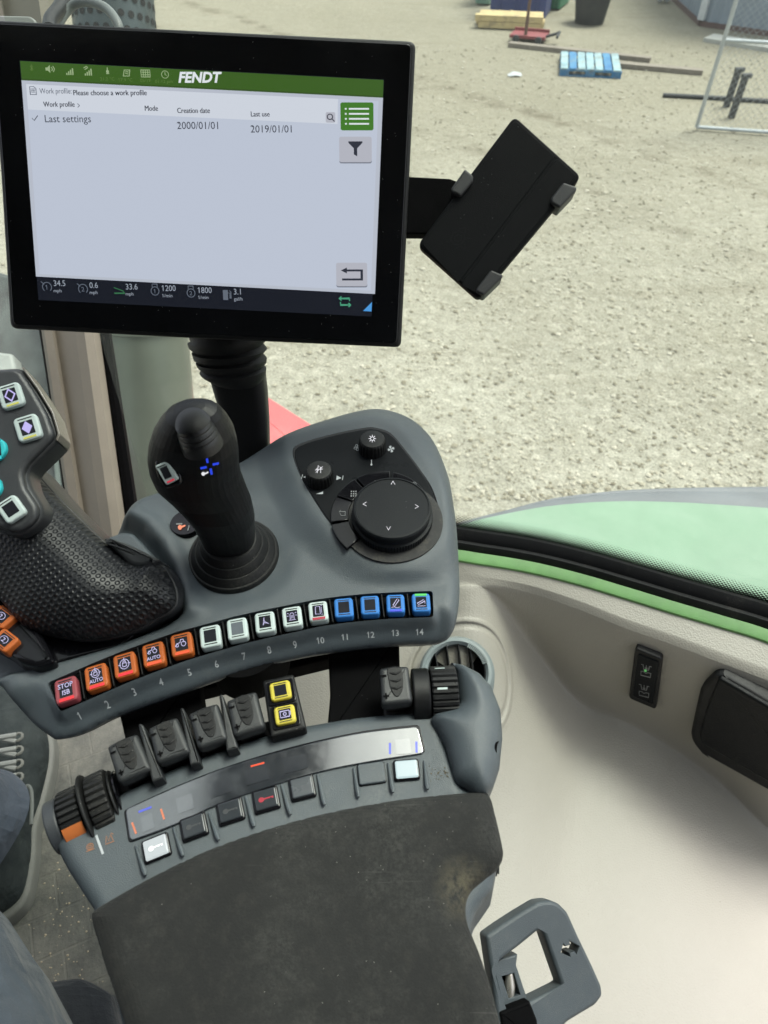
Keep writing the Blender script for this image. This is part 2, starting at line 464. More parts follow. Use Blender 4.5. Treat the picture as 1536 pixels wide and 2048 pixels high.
# armrest pad: worn dark foam with pale dust
def pad_mat():
    t = NT('worn_pad'); b = t.b
    n1 = t.maprange(t.noise(6, 7, .68), .3, .75); n2 = t.maprange(t.noise(110, 6, .8), .5, .8); n3 = t.noise(700, 3)
    base = t.mix(n1, (.0135, .014, .014, 1), (.0235, .0238, .023, 1))
    base = t.mix(t.math('MULTIPLY', n2, .22), base, (.072, .068, .058, 1))
    film = t.math('MULTIPLY', t.maprange(t.noise(17, 7, .72), .47, .66), t.maprange(t.noise(300, 4, .85), .38, .62))
    base = t.mix(t.math('MULTIPLY', film, .3), base, (.082, .082, .075, 1))
    mp = t.n('ShaderNodeMapping'); t.l(t.tc.outputs['Object'], mp.inputs[0]); mp.inputs['Rotation'].default_value = (0, 0, RAD(35)); mp.inputs['Scale'].default_value = (12, 260, 1)
    scf = t.math('MULTIPLY', t.maprange(t.noise(1.0, 3, .6, vec=mp.outputs[0]), .66, .74), t.maprange(t.noise(9, 3), .5, .6))
    base = t.mix(t.math('MULTIPLY', scf, .3), base, (.12, .118, .11, 1))
    sp = t.math('MULTIPLY', t.math('LESS_THAN', t.voro(240), .06), t.math('GREATER_THAN', t.noise(23), .55))
    base = t.mix(t.math('MULTIPLY', sp, .7), base, (.3, .29, .26, 1))
    # dry mud worn into the notch at the right edge
    geo = t.n('ShaderNodeVectorMath', operation='DISTANCE'); t.l(t.tc.outputs['Object'], geo.inputs[0]); geo.inputs[1].default_value = MUD
    mud = t.math('MULTIPLY', t.maprange(geo.outputs[1], .002, .022, 1, 0), t.maprange(t.noise(180, 4), .35, .6))
    base = t.mix(t.math('MULTIPLY', mud, .3), base, (.22, .19, .12, 1))
    t.l(base, b.inputs['Base Color']); b.inputs['Roughness'].default_value = .8; b.inputs['Specular IOR Level'].default_value = .15
    b.inputs['Sheen Weight'].default_value = .05
    t.l(t.bump(t.math('ADD', n3, t.math('MULTIPLY', n1, 2.0)), .00045, .6), b.inputs['Normal']); return t.m
def dimple_mat():
    t = NT('dimpled_rubber'); b = t.b
    mp = t.n('ShaderNodeMapping'); t.l(t.tc.outputs['Object'], mp.inputs[0]); mp.inputs['Rotation'].default_value = (0, 0, RAD(38)); mp.inputs['Scale'].default_value = (1, 1, 0)
    v = t.voro(225, rnd=0.0, vec=mp.outputs[0])
    hgt = t.maprange(v, .2, .42)
    t.l(t.bump(hgt, .0011, .8), b.inputs['Normal'])
    t.l(t.mix(t.maprange(t.noise(20), .3, .7), (.008, .009, .011, 1), (.014, .015, .017, 1)), b.inputs['Base Color'])
    b.inputs['Roughness'].default_value = .42; b.inputs['Specular IOR Level'].default_value = .35; return t.m
M_dimple = dimple_mat()
def glass_mat(name, tint, veil, veilc):
    t = NT(name); t.t.nodes.remove(t.b)
    tr = t.n('ShaderNodeBsdfTransparent'); tr.inputs[0].default_value = tint
    gl = t.n('ShaderNodeBsdfGlossy'); gl.inputs['Roughness'].default_value = .02; gl.inputs[0].default_value = (.9, .95, .92, 1)
    df = t.n('ShaderNodeBsdfDiffuse'); df.inputs[0].default_value = veilc
    fr = t.n('ShaderNodeFresnel'); fr.inputs[0].default_value = 1.45
    m1 = t.n('ShaderNodeMixShader'); m2 = t.n('ShaderNodeMixShader')
    t.l(t.maprange(t.noise(6, 5, .7), .3, .75, veil * .6, veil * 1.5), m1.inputs[0]); t.l(tr.outputs[0], m1.inputs[1]); t.l(df.outputs[0], m1.inputs[2])
    t.l(t.math('MULTIPLY', fr.outputs[0], .6), m2.inputs[0]); t.l(m1.outputs[0], m2.inputs[1]); t.l(gl.outputs[0], m2.inputs[2])
    t.l(m2.outputs[0], t.out.inputs[0]); return t.m
M_glass = glass_mat('veiled_window_glass', (.88, .95, .88, 1), .13, (.78, .82, .76, 1))  # diffuse veil imitates the haze of reflections on the panes

# ================================================================== THE SETTING
W = Frame((0, 0, 0), (0, 0, 1))
def ground_mat():
    t = NT('gravel_ground'); b = t.b
    big = t.maprange(t.noise(.35, 4, .6), .3, .7); mid = t.maprange(t.noise(2.6, 6, .72, dist=.4), .3, .72); fine = t.noise(34, 5, .7)
    base = t.mix(big, (.27, .255, .205, 1), (.45, .435, .37, 1))
    base = t.mix(t.math('MULTIPLY', mid, .5), base, (.29, .27, .21, 1))
    st = t.voro(22, out='Color'); stv = t.n('ShaderNodeSeparateColor'); t.l(st, stv.inputs[0])
    base = t.mix(t.maprange(stv.outputs[0], .6, 1.0, 0, .35), base, (.56, .53, .45, 1))
    base = t.mix(t.maprange(stv.outputs[1], .7, 1.0, 0, .35), base, (.20, .185, .14, 1))
    mott = t.maprange(t.noise(11, 4, .75), .42, .66)
    base = t.mix(t.math('MULTIPLY', mott, .5), base, (.20, .185, .145, 1))
    # old wheel ruts, darker and damp
    mp = t.n('ShaderNodeMapping'); t.l(t.tc.outputs['Object'], mp.inputs[0]); mp.inputs['Rotation'].default_value = (0, 0, RAD(32)); mp.inputs['Scale'].default_value = (.18, 1.5, 1)
    rut = t.maprange(t.noise(1.1, 5, .65, vec=mp.outputs[0]), .56, .74)
    base = t.mix(t.math('MULTIPLY', rut, .55), base, (.15, .125, .085, 1))
    sy = t.n('ShaderNodeSeparateXYZ'); t.l(t.tc.outputs['Object'], sy.inputs[0])      # pale near the cab, darker and browner further out
    base = t.mix(t.maprange(t.math('ADD', sy.outputs[1], t.math('MULTIPLY', t.noise(.5, 4), 4.0)), 5.5, 13.0, 0, .62), base, (.225, .205, .15, 1))
    grit = t.maprange(t.noise(75, 3, .7), .36, .64, .72, 1.22); gv = t.n('ShaderNodeVectorMath', operation='SCALE'); t.l(base, gv.inputs[0]); t.l(grit, gv.inputs['Scale']); base = gv.outputs[0]
    for (u0, v0, u1, v1, off, amt) in ((1040, 222, 1500, 372, 0, .75), (1040, 222, 1500, 372, -1.5, .45), (600, 120, 1400, 300, 0, .4)):   # wheel tracks pressed into the yard
        a = pz(u0, v0, -CAM_H); d_ = (pz(u1, v1, -CAM_H) - a).normalized(); n_ = Vector((-d_.y, d_.x, 0))
        q = t.n('ShaderNodeVectorMath', operation='DOT_PRODUCT'); t.l(t.tc.outputs['Object'], q.inputs[0]); q.inputs[1].default_value = n_
        dist = t.math('ABSOLUTE', t.math('ADD', q.outputs['Value'], t.math('ADD', t.math('MULTIPLY', t.noise(.8, 3), .9), -.45 - n_.dot(a) - off)))
        m_ = t.math('MULTIPLY', t.maprange(dist, .03, .22, 1, 0), t.maprange(t.noise(2.2, 5, .7), .42, .6))
        base = t.mix(t.math('MULTIPLY', m_, amt), base, (.12, .10, .07, 1))
    t.l(base, b.inputs['Base Color']); b.inputs['Roughness'].default_value = .95; b.inputs['Specular IOR Level'].default_value = .2
    h = t.math('ADD', t.math('MULTIPLY', t.voro(24), -.3), t.math('ADD', fine, t.math('MULTIPLY', mid, 1.5)))
    t.l(t.bump(h, .04, .6), b.inputs['Normal']); return t.m
g = MB(); g.add([(-300, -300, 0), (300, -300, 0), (300, 300, 0), (-300, 300, 0)], [(0, 1, 2, 3)])
single('ground', g, ground_mat(), 'pale tan gravel yard ground with darker wheel ruts', 'ground', 'structure')
# loose stones: nobody could count them
ico_v = [Vector(p) for p in ((0, 0, 1), (.9, 0, .35), (.28, .85, .35), (-.72, .52, .35), (-.72, -.52, .35), (.28, -.85, .35), (0, 0, -.6))]
ico_f = [(0, 1, 2), (0, 2, 3), (0, 3, 4), (0, 4, 5), (0, 5, 1), (6, 2, 1), (6, 3, 2), (6, 4, 3), (6, 5, 4), (6, 1, 5)]
g = MB()
for _ in range(16000):
    y = 3.0 + 11 * random.random() ** 1.6; x = random.uniform(-.55, .75) * (y + 2)
    s = random.choice((.006, .009, .012, .016)) * random.uniform(.7, 1.4) * (1 + .04 * y); a = random.random() * 6.28; q = random.uniform(.6, 1.2)
    g.add([Vector((x + s * (p.x * math.cos(a) - p.y * q * math.sin(a)), y + s * (p.x * math.sin(a) + p.y * q * math.cos(a)), s * .55 * p.z + .002)) for p in ico_v], ico_f)
t = NT('loose_stone'); rnd = t.n('ShaderNodeNewGeometry')
t.l(t.ramp(rnd.outputs['Random Per Island'], [(0, (.16, .14, .1, 1)), (.5, (.30, .275, .21, 1)), (1, (.44, .41, .34, 1))]), t.b.inputs['Base Color']); t.b.inputs['Roughness'].default_value = .9
single('gravel_stones', g, t.m, 'scattered loose stones on the tan gravel yard', 'gravel', 'stuff', sharp=None)

# ------------------------------------------------------------------ yard things
def wood(name, a, b_, sc=(3, 40, 40)):
    t = NT(name); mp = t.n('ShaderNodeMapping'); t.l(t.tc.outputs['Object'], mp.inputs[0]); mp.inputs['Scale'].default_value = sc
    c0 = t.mix(t.maprange(t.noise(1.0, 6, .7, vec=mp.outputs[0]), .3, .7), a, b_)
    c0 = t.mix(t.math('MULTIPLY', t.maprange(t.noise(7, 5, .75), .5, .68), .7), c0, (.17, .15, .12, 1))
    t.l(c0, t.b.inputs['Base Color']); t.b.inputs['Roughness'].default_value = .85
    t.l(t.bump(t.noise(1.0, 6, .7, vec=mp.outputs[0]), .01, .6), t.b.inputs['Normal']); return t.m
M_lumber = wood('pale_lumber', (.60, .49, .27, 1), (.46, .35, .17, 1))
M_plank = wood('weathered_plank', (.16, .135, .115, 1), (.27, .24, .2, 1))
M_palblue = wood('worn_blue_paint', (.025, .12, .30, 1), (.08, .24, .38, 1), (6, 6, 6))
M_palpale = wood('pale_blue_board', (.34, .42, .42, 1), (.15, .30, .38, 1), (5, 5, 5))
M_binblue = plastic('blue_bin_paint', (.035, .05, .16, 1), .5, grain=40, ms=3)
M_bingreen = plastic('green_bin_paint', (.03, .17, .09, 1), .5, grain=40, ms=3)
M_tub = plastic('tub_rubber', (.02, .022, .026, 1), .7, grain=60, ms=6, dust=.3)
M_redpaint = plastic('faded_red_paint', (.22, .05, .055, 1), .5, grain=50, ms=5, dust=.4)
M_rust = plastic('rusty_steel', (.12, .07, .05, 1), .8, grain=80, ms=12)
M_galv = plastic('galvanised_steel', (.42, .45, .47, 1), .4, grain=60, ms=8, metal=.5)
M_dark_steel = plastic('dark_steel', (.035, .038, .042, 1), .6, grain=90)
M_paper = plastic('paper_scrap', (.42, .44, .46, 1), .7, gb=0)

def ground_frame(u0, v0, u1, v1):  # frame at the ground with x along two pixels' direction
    a = pz(u0, v0, -CAM_H); b = pz(u1, v1, -CAM_H); return Frame(a, (0, 0, 1), b - a), (b - a).length
# blue pallet
F, L_ = ground_frame(1118, 152, 1241, 158)
T = Thing('blue_pallet', 'worn blue wooden pallet lying on the gravel beside the dark planks', 'pallet', F)
PD = 1.02
for k in range(7):
    x0 = k * L_ / 7 + .008; x1 = (k + 1) * L_ / 7 - .012
    T.part('deck_board', box(F, x0, x1, 0, PD, .088, .106), M_palpale if k in (0, 2, 3, 4, 6) else M_palblue)
for y in (0, PD / 2 - .04, PD - .09):
    T.part('stringer', box(F, 0, L_, y, y + .09, .07, .0878), M_palblue)
    for x in (0, L_ / 2 - .07, L_ - .14): T.part('block', box(F, x, x + .14, y + .001, y + .089, .018, .07), M_palblue)
    T.part('base_board', box(F, 0, L_, y, y + .09, .001, .0178), M_palblue)
# planks
for (a, b, wd, lab) in (((1018, 93), (1300, 124), .14, 'long dark plank on the gravel running behind the blue pallet'),
                        ((1236, 134), (1404, 149), .16, 'shorter dark plank on the gravel right of the blue pallet')):
    F, L_ = ground_frame(*a, *b)
    ob = single('plank', box(F, 0, L_, -wd / 2, wd / 2, .005, .065), M_plank, lab, 'plank', group='dark planks on the gravel')
# pale lumber stack
F, L_ = ground_frame(952, 58, 1086, 64)
T = Thing('lumber_stack', 'pale yellow lumber stack in front of the blue bin', 'lumber', F)
rows_ = 3
for r in range(2):
    for k in range(rows_):
        T.part('board', box(F, random.uniform(-.05, .04), L_ + random.uniform(-.06, .04), .02 + k * .16, .165 + k * .16, .02 + r * .1, .112 + r * .1), M_lumber)
T.part('strap', box(F, L_ * .47, L_ * .5, .01, .5, .2122, .218), M_lumber)
# red hand truck
F, L_ = ground_frame(1018, 84, 1088, 90)
T = Thing('hand_trolley', 'red low trolley with an upright rusty post behind the planks', 'trolley', F)
T.part('platform', box(F, 0, L_, -.02, .36, .07, .11), M_redpaint)
T.part('side_rail', box(F, 0, L_, .36, .4, .05, .15), M_redpaint)
T.part('post', tube([F.w(.26, .05, .05), F.w(.25, .12, .62)], .028), M_rust)
for x in (.12, L_ - .1): T.part('wheel', lathe(F.w(x, -.04, .06), F.y, [(.02, -.03), (.055, -.025), (.058, 0), (.055, .025), (.02, .03)], 16, x=F.n), M_dark_steel)
T.part('handle', tube([F.w(L_, .1, .1), F.w(L_ + .16, .12, .15), F.w(L_ + .2, .2, .16), F.w(L_ + .2, .0, .12)], .022), M_dark_steel)
# bins
for (a, b, hgt, m, nm, lab) in (((978, 35), (1088, 42), 1.1, M_binblue, 'waste_bin', 'dark blue steel bin behind the pale lumber stack'),
                               ((1094, 20), (1118, 22), 1.0, M_bingreen, 'waste_bin', 'green bin right of the dark blue bin'),
                               ((950, 10), (978, 12), 1.0, plastic('pale_green_bin', (.2, .34, .26, 1), .5, grain=40), 'waste_bin', 'pale green bin left of the dark blue bin')):
    F, L_ = ground_frame(*a, *b)
    T = Thing(nm, lab, 'bin', F, 'bins along the far side of the yard')
    P = rr(L_, .9, .03); g = MB()
    V, Fc = prism_local([(x + L_ / 2, y + .45) for x, y in P], .03, hgt, .012); g.add([F.w(*p) for p in V], Fc)
    T.part('body', g, m)
    T.part('rim', box(F, -.03, L_ + .03, -.03, .93, hgt - .12, hgt - .06), m)
    for k in range(3):
        x = L_ * (k + .5) / 3; T.part('rib', box(F, x - .02, x + .02, -.022, .0, .05, hgt - .13), m)
# tub
o = pz(1178, 46, -CAM_H); R_ = .31
T = Thing('stock_tub', 'round black rubber tub standing on the gravel near the bins', 'tub', o=o)
T.part('body', lathe(o, (0, 0, 1), [(.2, .0), (.25, .004), (.262, .02), (.325, .42), (.335, .425), (.335, .45), (.318, .45), (.305, .42), (.25, .05), (.1, .045)], 40), M_tub)
T.part('rim', tube([o + Vector((.342 * math.cos(a), .342 * math.sin(a), .445)) for a in np.linspace(0, 6.283, 41)[:-1]], .018, closed=True), M_tub)
for s in (0, math.pi): T.part('handle', tube([o + Vector((.36 * math.cos(s + a), .36 * math.sin(s + a), .43 - .06 * math.cos(a * 7))) for a in np.linspace(-.22, .22, 7)], .014), M_tub)
# litter
o = pz(1030, 153, -CAM_H)
g = MB(); g.add([o + Vector(p) for p in ((-.1, -.04, .01), (.0, -.06, .03), (.1, -.03, .012), (.09, .06, .035), (-.02, .08, .05), (-.11, .05, .015))], [(0, 1, 4, 5), (1, 2, 3, 4)])
single('paper_litter', g, M_paper, 'crumpled white paper scrap on the open gravel', 'litter', o=o)
o = pz(1322, 6, -CAM_H); g = MB()
for k in range(5):
    c_ = o + Vector((random.uniform(-.12, .12), random.uniform(-.1, .1), .05)); g.add([c_ + Vector((p.x * .1, p.y * .07, p.z * .07)) for p in ico_v], ico_f)
single('rubble_heap', g, M_paper, 'small heap of white rubble by the metal building', 'rubble', o=o)
# black pipe on the ground
single('ground_pipe', tube([pz(1326, 190, -CAM_H + .03), pz(1440, 196, -CAM_H + .03), pz(1500, 200, -CAM_H + .03), pz(1640, 208, -CAM_H + .03)], .028), M_dark_steel,
       'thin dark pipe lying on the gravel under the gate', 'pipe')
# metal building: corrugated wall standing on a red footing
a = pz(1345, 0, -CAM_H); b = pz(1400, 52, -CAM_H); c_ = pz(1640, 88, -CAM_H)
a = a + (a - b) * .6
T = Thing('metal_building', 'blue grey corrugated metal building at the corner of the yard', 'building', o=b)
M_corr = plastic('corrugated_blue_grey', (.24, .28, .33, 1), .45, grain=30, ms=2)
for p, q in ((a, b), (b, c_)):
    F = Frame(p, (0, 0, 1), q - p); L_ = (q - p).length; rows = []; n = int(L_ / .05)
    for zz in (.08, 3.2): rows.append([F.w(L_ * i / n, .022 * math.sin(i * math.pi / 2 * 1.0), zz) for i in range(n + 1)])
    T.part('wall', grid_surface(rows), M_corr, sharp=60)
    T.part('footing', box(F, 0, L_ - .01, -.03, .1, 0, .08), plastic('red_footing', (.12, .075, .07, 1), .7, grain=30))
T.part('corner_trim', box(Frame(b, (0, 0, 1), c_ - b), -.06, .06, -.07, .05, .1, 3.2), plastic('pale_trim', (.55, .57, .58, 1), .5))
M_conc = plastic('pale_concrete', (.42, .42, .39, 1), .85, grain=30, ms=3)
o = pz(1475, 95, -CAM_H); F = Frame(o, (0, 0, 1), c_ - b)
single('concrete_slab', box(F, -.6, 2.2, .0, .42, .0, .06), M_conc, 'low pale concrete slab at the foot of the metal building', 'slab')
# chain-link gate
p0 = pz(1393, 254, -CAM_H + .04); p1 = pz(1640, 272, -CAM_H + .04); xg = (p1 - p0).normalized(); up = Vector((0, 0, 1))
# lean of the frame so that its post runs as seen
T = Thing('chain_link_gate', 'galvanised chain link gate panel standing at the right edge of the yard', 'gate', o=p0)
HG = 1.85; lean = (xg * .03 + up).normalized()
Lg = (p1 - p0).length
def gp(x, z): return p0 + xg * x + lean * z
T.part('post', tube([gp(0, 0), gp(0, HG)], .024), M_galv); T.part('post', tube([gp(Lg, 0), gp(Lg, HG)], .024), M_galv)
for z in (0, .92, HG): T.part('rail', tube([gp(0, z), gp(Lg, z)], .021), M_galv)
g = MB(); pitch = .075
for s in (1, -1):
    k = -int(HG / pitch)
    while k * pitch < Lg + HG:
        x0 = k * pitch
        za, zb = 0.0, HG
        xa, xb = (x0, x0 + HG) if s > 0 else (x0 + HG, x0)
        # clip to the panel
        def clip(xa, za, xb, zb):
            out = [(xa, za), (xb, zb)]
            for lim, sign in ((0, 1), (Lg, -1)):
                n_ = []
                (x1, z1), (x2, z2) = out
                i1, i2 = (x1 - lim) * sign >= 0, (x2 - lim) * sign >= 0
                if not i1 and not i2: return None
                t_ = (lim - x1) / (x2 - x1) if i1 != i2 else 0
                m_ = (lim, z1 + (z2 - z1) * t_)
                out = [(x1, z1) if i1 else m_, (x2, z2) if i2 else m_]
            return out
        cpt = clip(xa, za, xb, zb)
        if cpt and abs(cpt[0][0] - cpt[1][0]) > .02: tube([gp(*cpt[0]), gp(*cpt[1])], .0015, 4, g)
        k += 1
T.part('wire_mesh', g, M_galv)
# two dark uprights behind the gate
for (u, v, v2, lab) in ((1462, 236, 146, 'dark steel post with a stub arm behind the gate, nearer of the pair'), (1452, 214, 134, 'dark steel post with a stub arm behind the gate, farther of the pair')):
    o = pz(u, v, -CAM_H); d_ = ray(u + 14, v2); tt = (o.y - C.y) / d_.y; top = C + d_ * tt
    hh = top.z
    T = Thing('steel_post', lab, 'post', o=o, group='dark steel posts behind the gate')
    T.part('leg', box(Frame(o, (.04, 0, 1), (1, 0, 0)), -.035, .035, -.03, .03, 0, hh - .03), M_dark_steel)
    T.part('crossbar', tube([o + Vector((-.03, 0, hh - .03)), o + Vector((.09, 0, hh - .03))], .03), M_dark_steel)
# pale board leaning at the left outside the side window, seen past the lever
# ------------------------------------------------------------------ tractor outside the glass
M_green = NT('green_fender_paint')
t = M_green; gsc = t.maprange(t.noise(4, 5, .65, dist=.2), .3, .75)
t.l(t.mix(gsc, (.185, .285, .205, 1), (.25, .345, .27, 1)), t.b.inputs['Base Color']); t.b.inputs['Roughness'].default_value = .75; t.b.inputs['Specular IOR Level'].default_value = .15; M_green = t.m
M_fgrey = plastic('fender_grey_edge', (.13, .14, .155, 1), .5)
T = Thing('rear_fender', 'broad green rear fender with a grey outer edge beyond the windscreen', 'fender', o=pz(1250, 1100, -.95))
us = [860, 920, 1000, 1100, 1220, 1340, 1450, 1560, 1680, 1800]
top = [1072, 1050, 1030, 1012, 1003, 1004, 1010, 1018, 1030, 1045]      # start of green
edge = [1078, 1056, 1034, 1006, 990, 983, 980, 978, 978, 980]           # outer rim
rows = []
def frow(vs, z): return [pz(u, v, zz) for u, v, zz in zip(us, vs, z)]
n = len(us)
near = frow([1240 + 30 * i / n + 20 * i for i in range(n)], [-1.02] * n)
mid = frow([1120 + 11 * i for i in range(n)], [-.955] * n)
grn = frow(top, [-.95 - .004 * (n - i) for i in range(n)])
rim = frow(edge, [-.985 - .004 * (n - i) for i in range(n)])
low = [p + Vector((0, .10, -.22)) for p in rim]
def smooth_cols(rows_, k=6):
    colz = [spline([r[i] for r in rows_], k, False) for i in range(len(rows_[0]))]
    R2 = [[c_[j] for c_ in colz] for j in range(len(colz[0]))]
    return [spline(r, 4, False) for r in R2]
T.part('panel', grid_surface(smooth_cols([near, mid, grn])), M_green, sharp=None)
g2 = [p + Vector((0, 0, .004)) for p in grn]
T.part('edge_trim', grid_surface(smooth_cols([grn, [a.lerp(b, .5) + Vector((0, 0, .012)) for a, b in zip(grn, rim)], rim, low])), M_fgrey, sharp=None)
# red panel past the stand
M_pinkred = plastic('faded_red_panel', (.55, .09, .10, 1), .55, grain=60, ms=4, dust=.5, dustc=(.6, .5, .42, 1))
F = Frame(pz(560, 850, -1.55), (0.05, -.25, 1), (1, 0, 0))
T = Thing('red_panel', 'faded red body panel outside the window right of the monitor stand', 'panel', F)
T.part('sheet', prism(F, round_poly([(440, 760), (528, 788), (660, 872), (700, 900), (700, 980), (440, 980)], 6), -.05, 0, .008), M_pinkred)
T.part('step_bar', prism(F, round_poly([(548, 892), (700, 868), (705, 885), (548, 912)], 5), .002, .03, .006), plastic('pale_bar', (.5, .52, .5, 1), .5))
# exhaust stack beyond the pillar: silencer below, perforated shield above
M_sil = plastic('silencer_grey', (.13, .145, .12, 1), .35, grain=40, ms=5, metal=.3)
t = NT('perforated_shield'); sp = t.n('ShaderNodeSeparateXYZ'); t.l(t.tc.outputs['Object'], sp.inputs[0])
M_shield = plastic('shield_grey', (.07, .09, .095, 1), .4, metal=.4)
M_hole = plastic('shield_hole', (.008, .008, .009, 1), .8)
ax0 = cam(322, 1150, 2.1); ax1 = cam(222, -40, 1.55)
T = Thing('exhaust_stack', 'grey exhaust stack with a perforated upper shield outside the pillar', 'exhaust', o=ax0)
ad = (ax1 - ax0).normalized(); LX = (ax1 - ax0).length
rb, rt = .135, .088
prof = []
for k in range(41):
    s = k / 40; h = LX * s * .62; r = rb - .02 * s
    if s > .86: r -= .03 * ((s - .86) / .14) ** 1.5
    prof.append((r, h))
T.part('silencer', lathe(ax0, ad, prof, 40), M_sil)
for s in (.49, .52, .555): T.part('ridge', lathe(ax0, ad, [(rb - .02, LX * s - .008), (rb - .011, LX * s - .003), (rb - .011, LX * s + .003), (rb - .02, LX * s + .008)], 40, cap=False), M_sil)
sh = T.part('shield', lathe(ax0, ad, [(rt, LX * .6), (rt, LX * 1.12)], 40), M_shield)
g = MB(); xa = (AX_R - ad * AX_R.dot(ad)).normalized(); ya = ad.cross(xa)
for j in range(26):
    for i in range(26):
        a = 2 * math.pi * (i + .5 * (j % 2)) / 26; hh = LX * .66 + j * .028
        if hh > LX * 1.1: continue
        nrm = xa * math.cos(a) + ya * math.sin(a); tg = ad.cross(nrm); p = ax0 + ad * hh + nrm * (rt + .001)
        g.add([p + tg * (.0072 * math.cos(q)) + ad * (.0072 * math.sin(q)) for q in np.linspace(0, 6.283, 9)[:-1]], [tuple(range(8))])
T.part('shield_holes', g, M_hole, sh, sharp=None); sh.children[0]['kind'] = 'stuff'
# dark green bodywork to the left, outside the side glass
F = Frame(cam(40, 900, 1.9), AX_B + AX_U * .3, (1, 0, 0))
T = Thing('side_bodywork', 'dark grey machine bodywork seen through the glass left of the pillar', 'bodywork', F)
M_body = NT('blurred_bodywork'); t = M_body
t.l(t.mix(t.maprange(t.noise(5, 4, .6, dist=.8), .4, .65), (.008, .01, .01, 1), (.06, .075, .07, 1)), t.b.inputs['Base Color']); t.b.inputs['Roughness'].default_value = .5; M_body = t.m
T.part('shell', prism(F, round_poly([(-260, 470), (70, 560), (110, 640), (150, 1080), (130, 1250), (-260, 1250)], 14), -.12, 0, .02), M_body)
T.part('trim_strip', prism(F, round_poly([(84, 640), (96, 640), (150, 1000), (140, 1090), (118, 1090)], 3), .002, .03, .006), plastic('grey_strip', (.10, .12, .11, 1), .4))
T.part('cover', prism(F, round_poly([(-120, 690), (24, 706), (44, 790), (-120, 800)], 5), .002, .05, .01), plastic('pale_cover', (.30, .32, .30, 1), .5))

# ================================================================== TRACTOR CAB
CAB = Thing('tractor_cab', 'beige cab interior with trim panel, pillar, green sill and curved window glass', 'tractor cab', o=C + Vector((.1, .4, -1.1)))
cols = [ # sill, ledge edge, wall foot, middle, end : (u, v, z)
 ((330, 1160, -.75), (330, 1185, -.765), (345, 1300, -.98), (345, 1600, -1.0), (360, 2150, -1.0)),
 ((620, 1112, -.75), (620, 1138, -.765), (620, 1250, -.83), (620, 1650, -.97), (620, 2150, -.97)),
 ((860, 1119, -.75), (855, 1150, -.768), (848, 1220, -.800), (820, 1650, -.95), (800, 2150, -.95)),
 ((965, 1132, -.75), (960, 1168, -.765), (964, 1178, -.772), (930, 1650, -.95), (920, 2150, -.95)),
 ((1059, 1148, -.75), (1059, 1187, -.765), (1066, 1294, -.895), (1030, 1700, -.96), (1020, 2150, -.95)),
 ((1153, 1171, -.75), (1153, 1219, -.765), (1155, 1398, -.975), (1130, 1750, -.98), (1120, 2150, -.96)),
 ((1247, 1199, -.75), (1247, 1257, -.765), (1245, 1438, -.985), (1250, 1780, -.99), (1260, 2150, -.98)),
 ((1341, 1228, -.75), (1341, 1290, -.765), (1330, 1484, -1.0), (1370, 1800, -1.0), (1390, 2150, -.99)),
 ((1435, 1256, -.75), (1435, 1325, -.765), (1440, 1562, -1.02), (1480, 1830, -1.02), (1510, 2150, -1.0)),
 ((1536, 1288, -.75), (1536, 1362, -.765), (1536, 1655, -1.04), (1590, 1850, -1.04), (1630, 2150, -1.03)),
 ((1660, 1345, -.75), (1660, 1410, -.765), (1660, 1740, -1.06), (1720, 1900, -1.06), (1780, 2150, -1.05)),
 ((1800, 1420, -.75), (1800, 1490, -.765), (1800, 1840, -1.08), (1860, 1990, -1.08), (1930, 2200, -1.07))]
def column(cl):
    S, L0, B, M_, E = (pz(*q) for q in cl)
    P = [S]
    P += [S.lerp(L0, .55)]
    r1 = min(.011, (B - L0).length * .45); P += [L0 + (S - L0).normalized() * min(.012, (S - L0).length * .4), L0 + (B - L0).normalized() * r1]
    r2 = min(.016, (B - L0).length * .4); P += [B + (L0 - B).normalized() * r2, B + (M_ - B).normalized() * .018]
    P += [B.lerp(M_, .5), M_.lerp(E, .02), E]
    for _ in range(3):
        Q = [P[0]]
        for a, b in zip(P[:-1], P[1:]): Q += [a.lerp(b, .25), a.lerp(b, .75)]
        P = Q + [P[-1]]
    return P
CP = [column(c_) for c_ in cols]; NR = len(CP[0])
rows = [spline([c_[j] for c_ in CP], 10, False) for j in range(NR)]
left = rows
trim = CAB.part('trim_panel', grid_surface(rows, flip=True), M_beige, sharp=None)
def trim_hit(u, v):               # nearest point of the trim along a pixel's ray (by triangles)
    d = ray(u, v); best = None
    for j in range(NR - 1):
        for i in range(len(rows[0]) - 1):
            q = (rows[j][i], rows[j][i + 1], rows[j + 1][i + 1], rows[j + 1][i])
            for tri in ((q[0], q[1], q[2]), (q[0], q[2], q[3])):
                h = geometry.intersect_ray_tri(*tri, d, C, True)
                if h is not None and (h - C).dot(d) > 0:
                    D = (h - C).dot(-AX_B)
                    if best is None or D < best[0]: best = (D, h, (tri[1] - tri[0]).cross(tri[2] - tri[0]).normalized())
    D, h, nn = best
    if nn.dot(AX_B) < 0: nn = -nn
    return h, nn
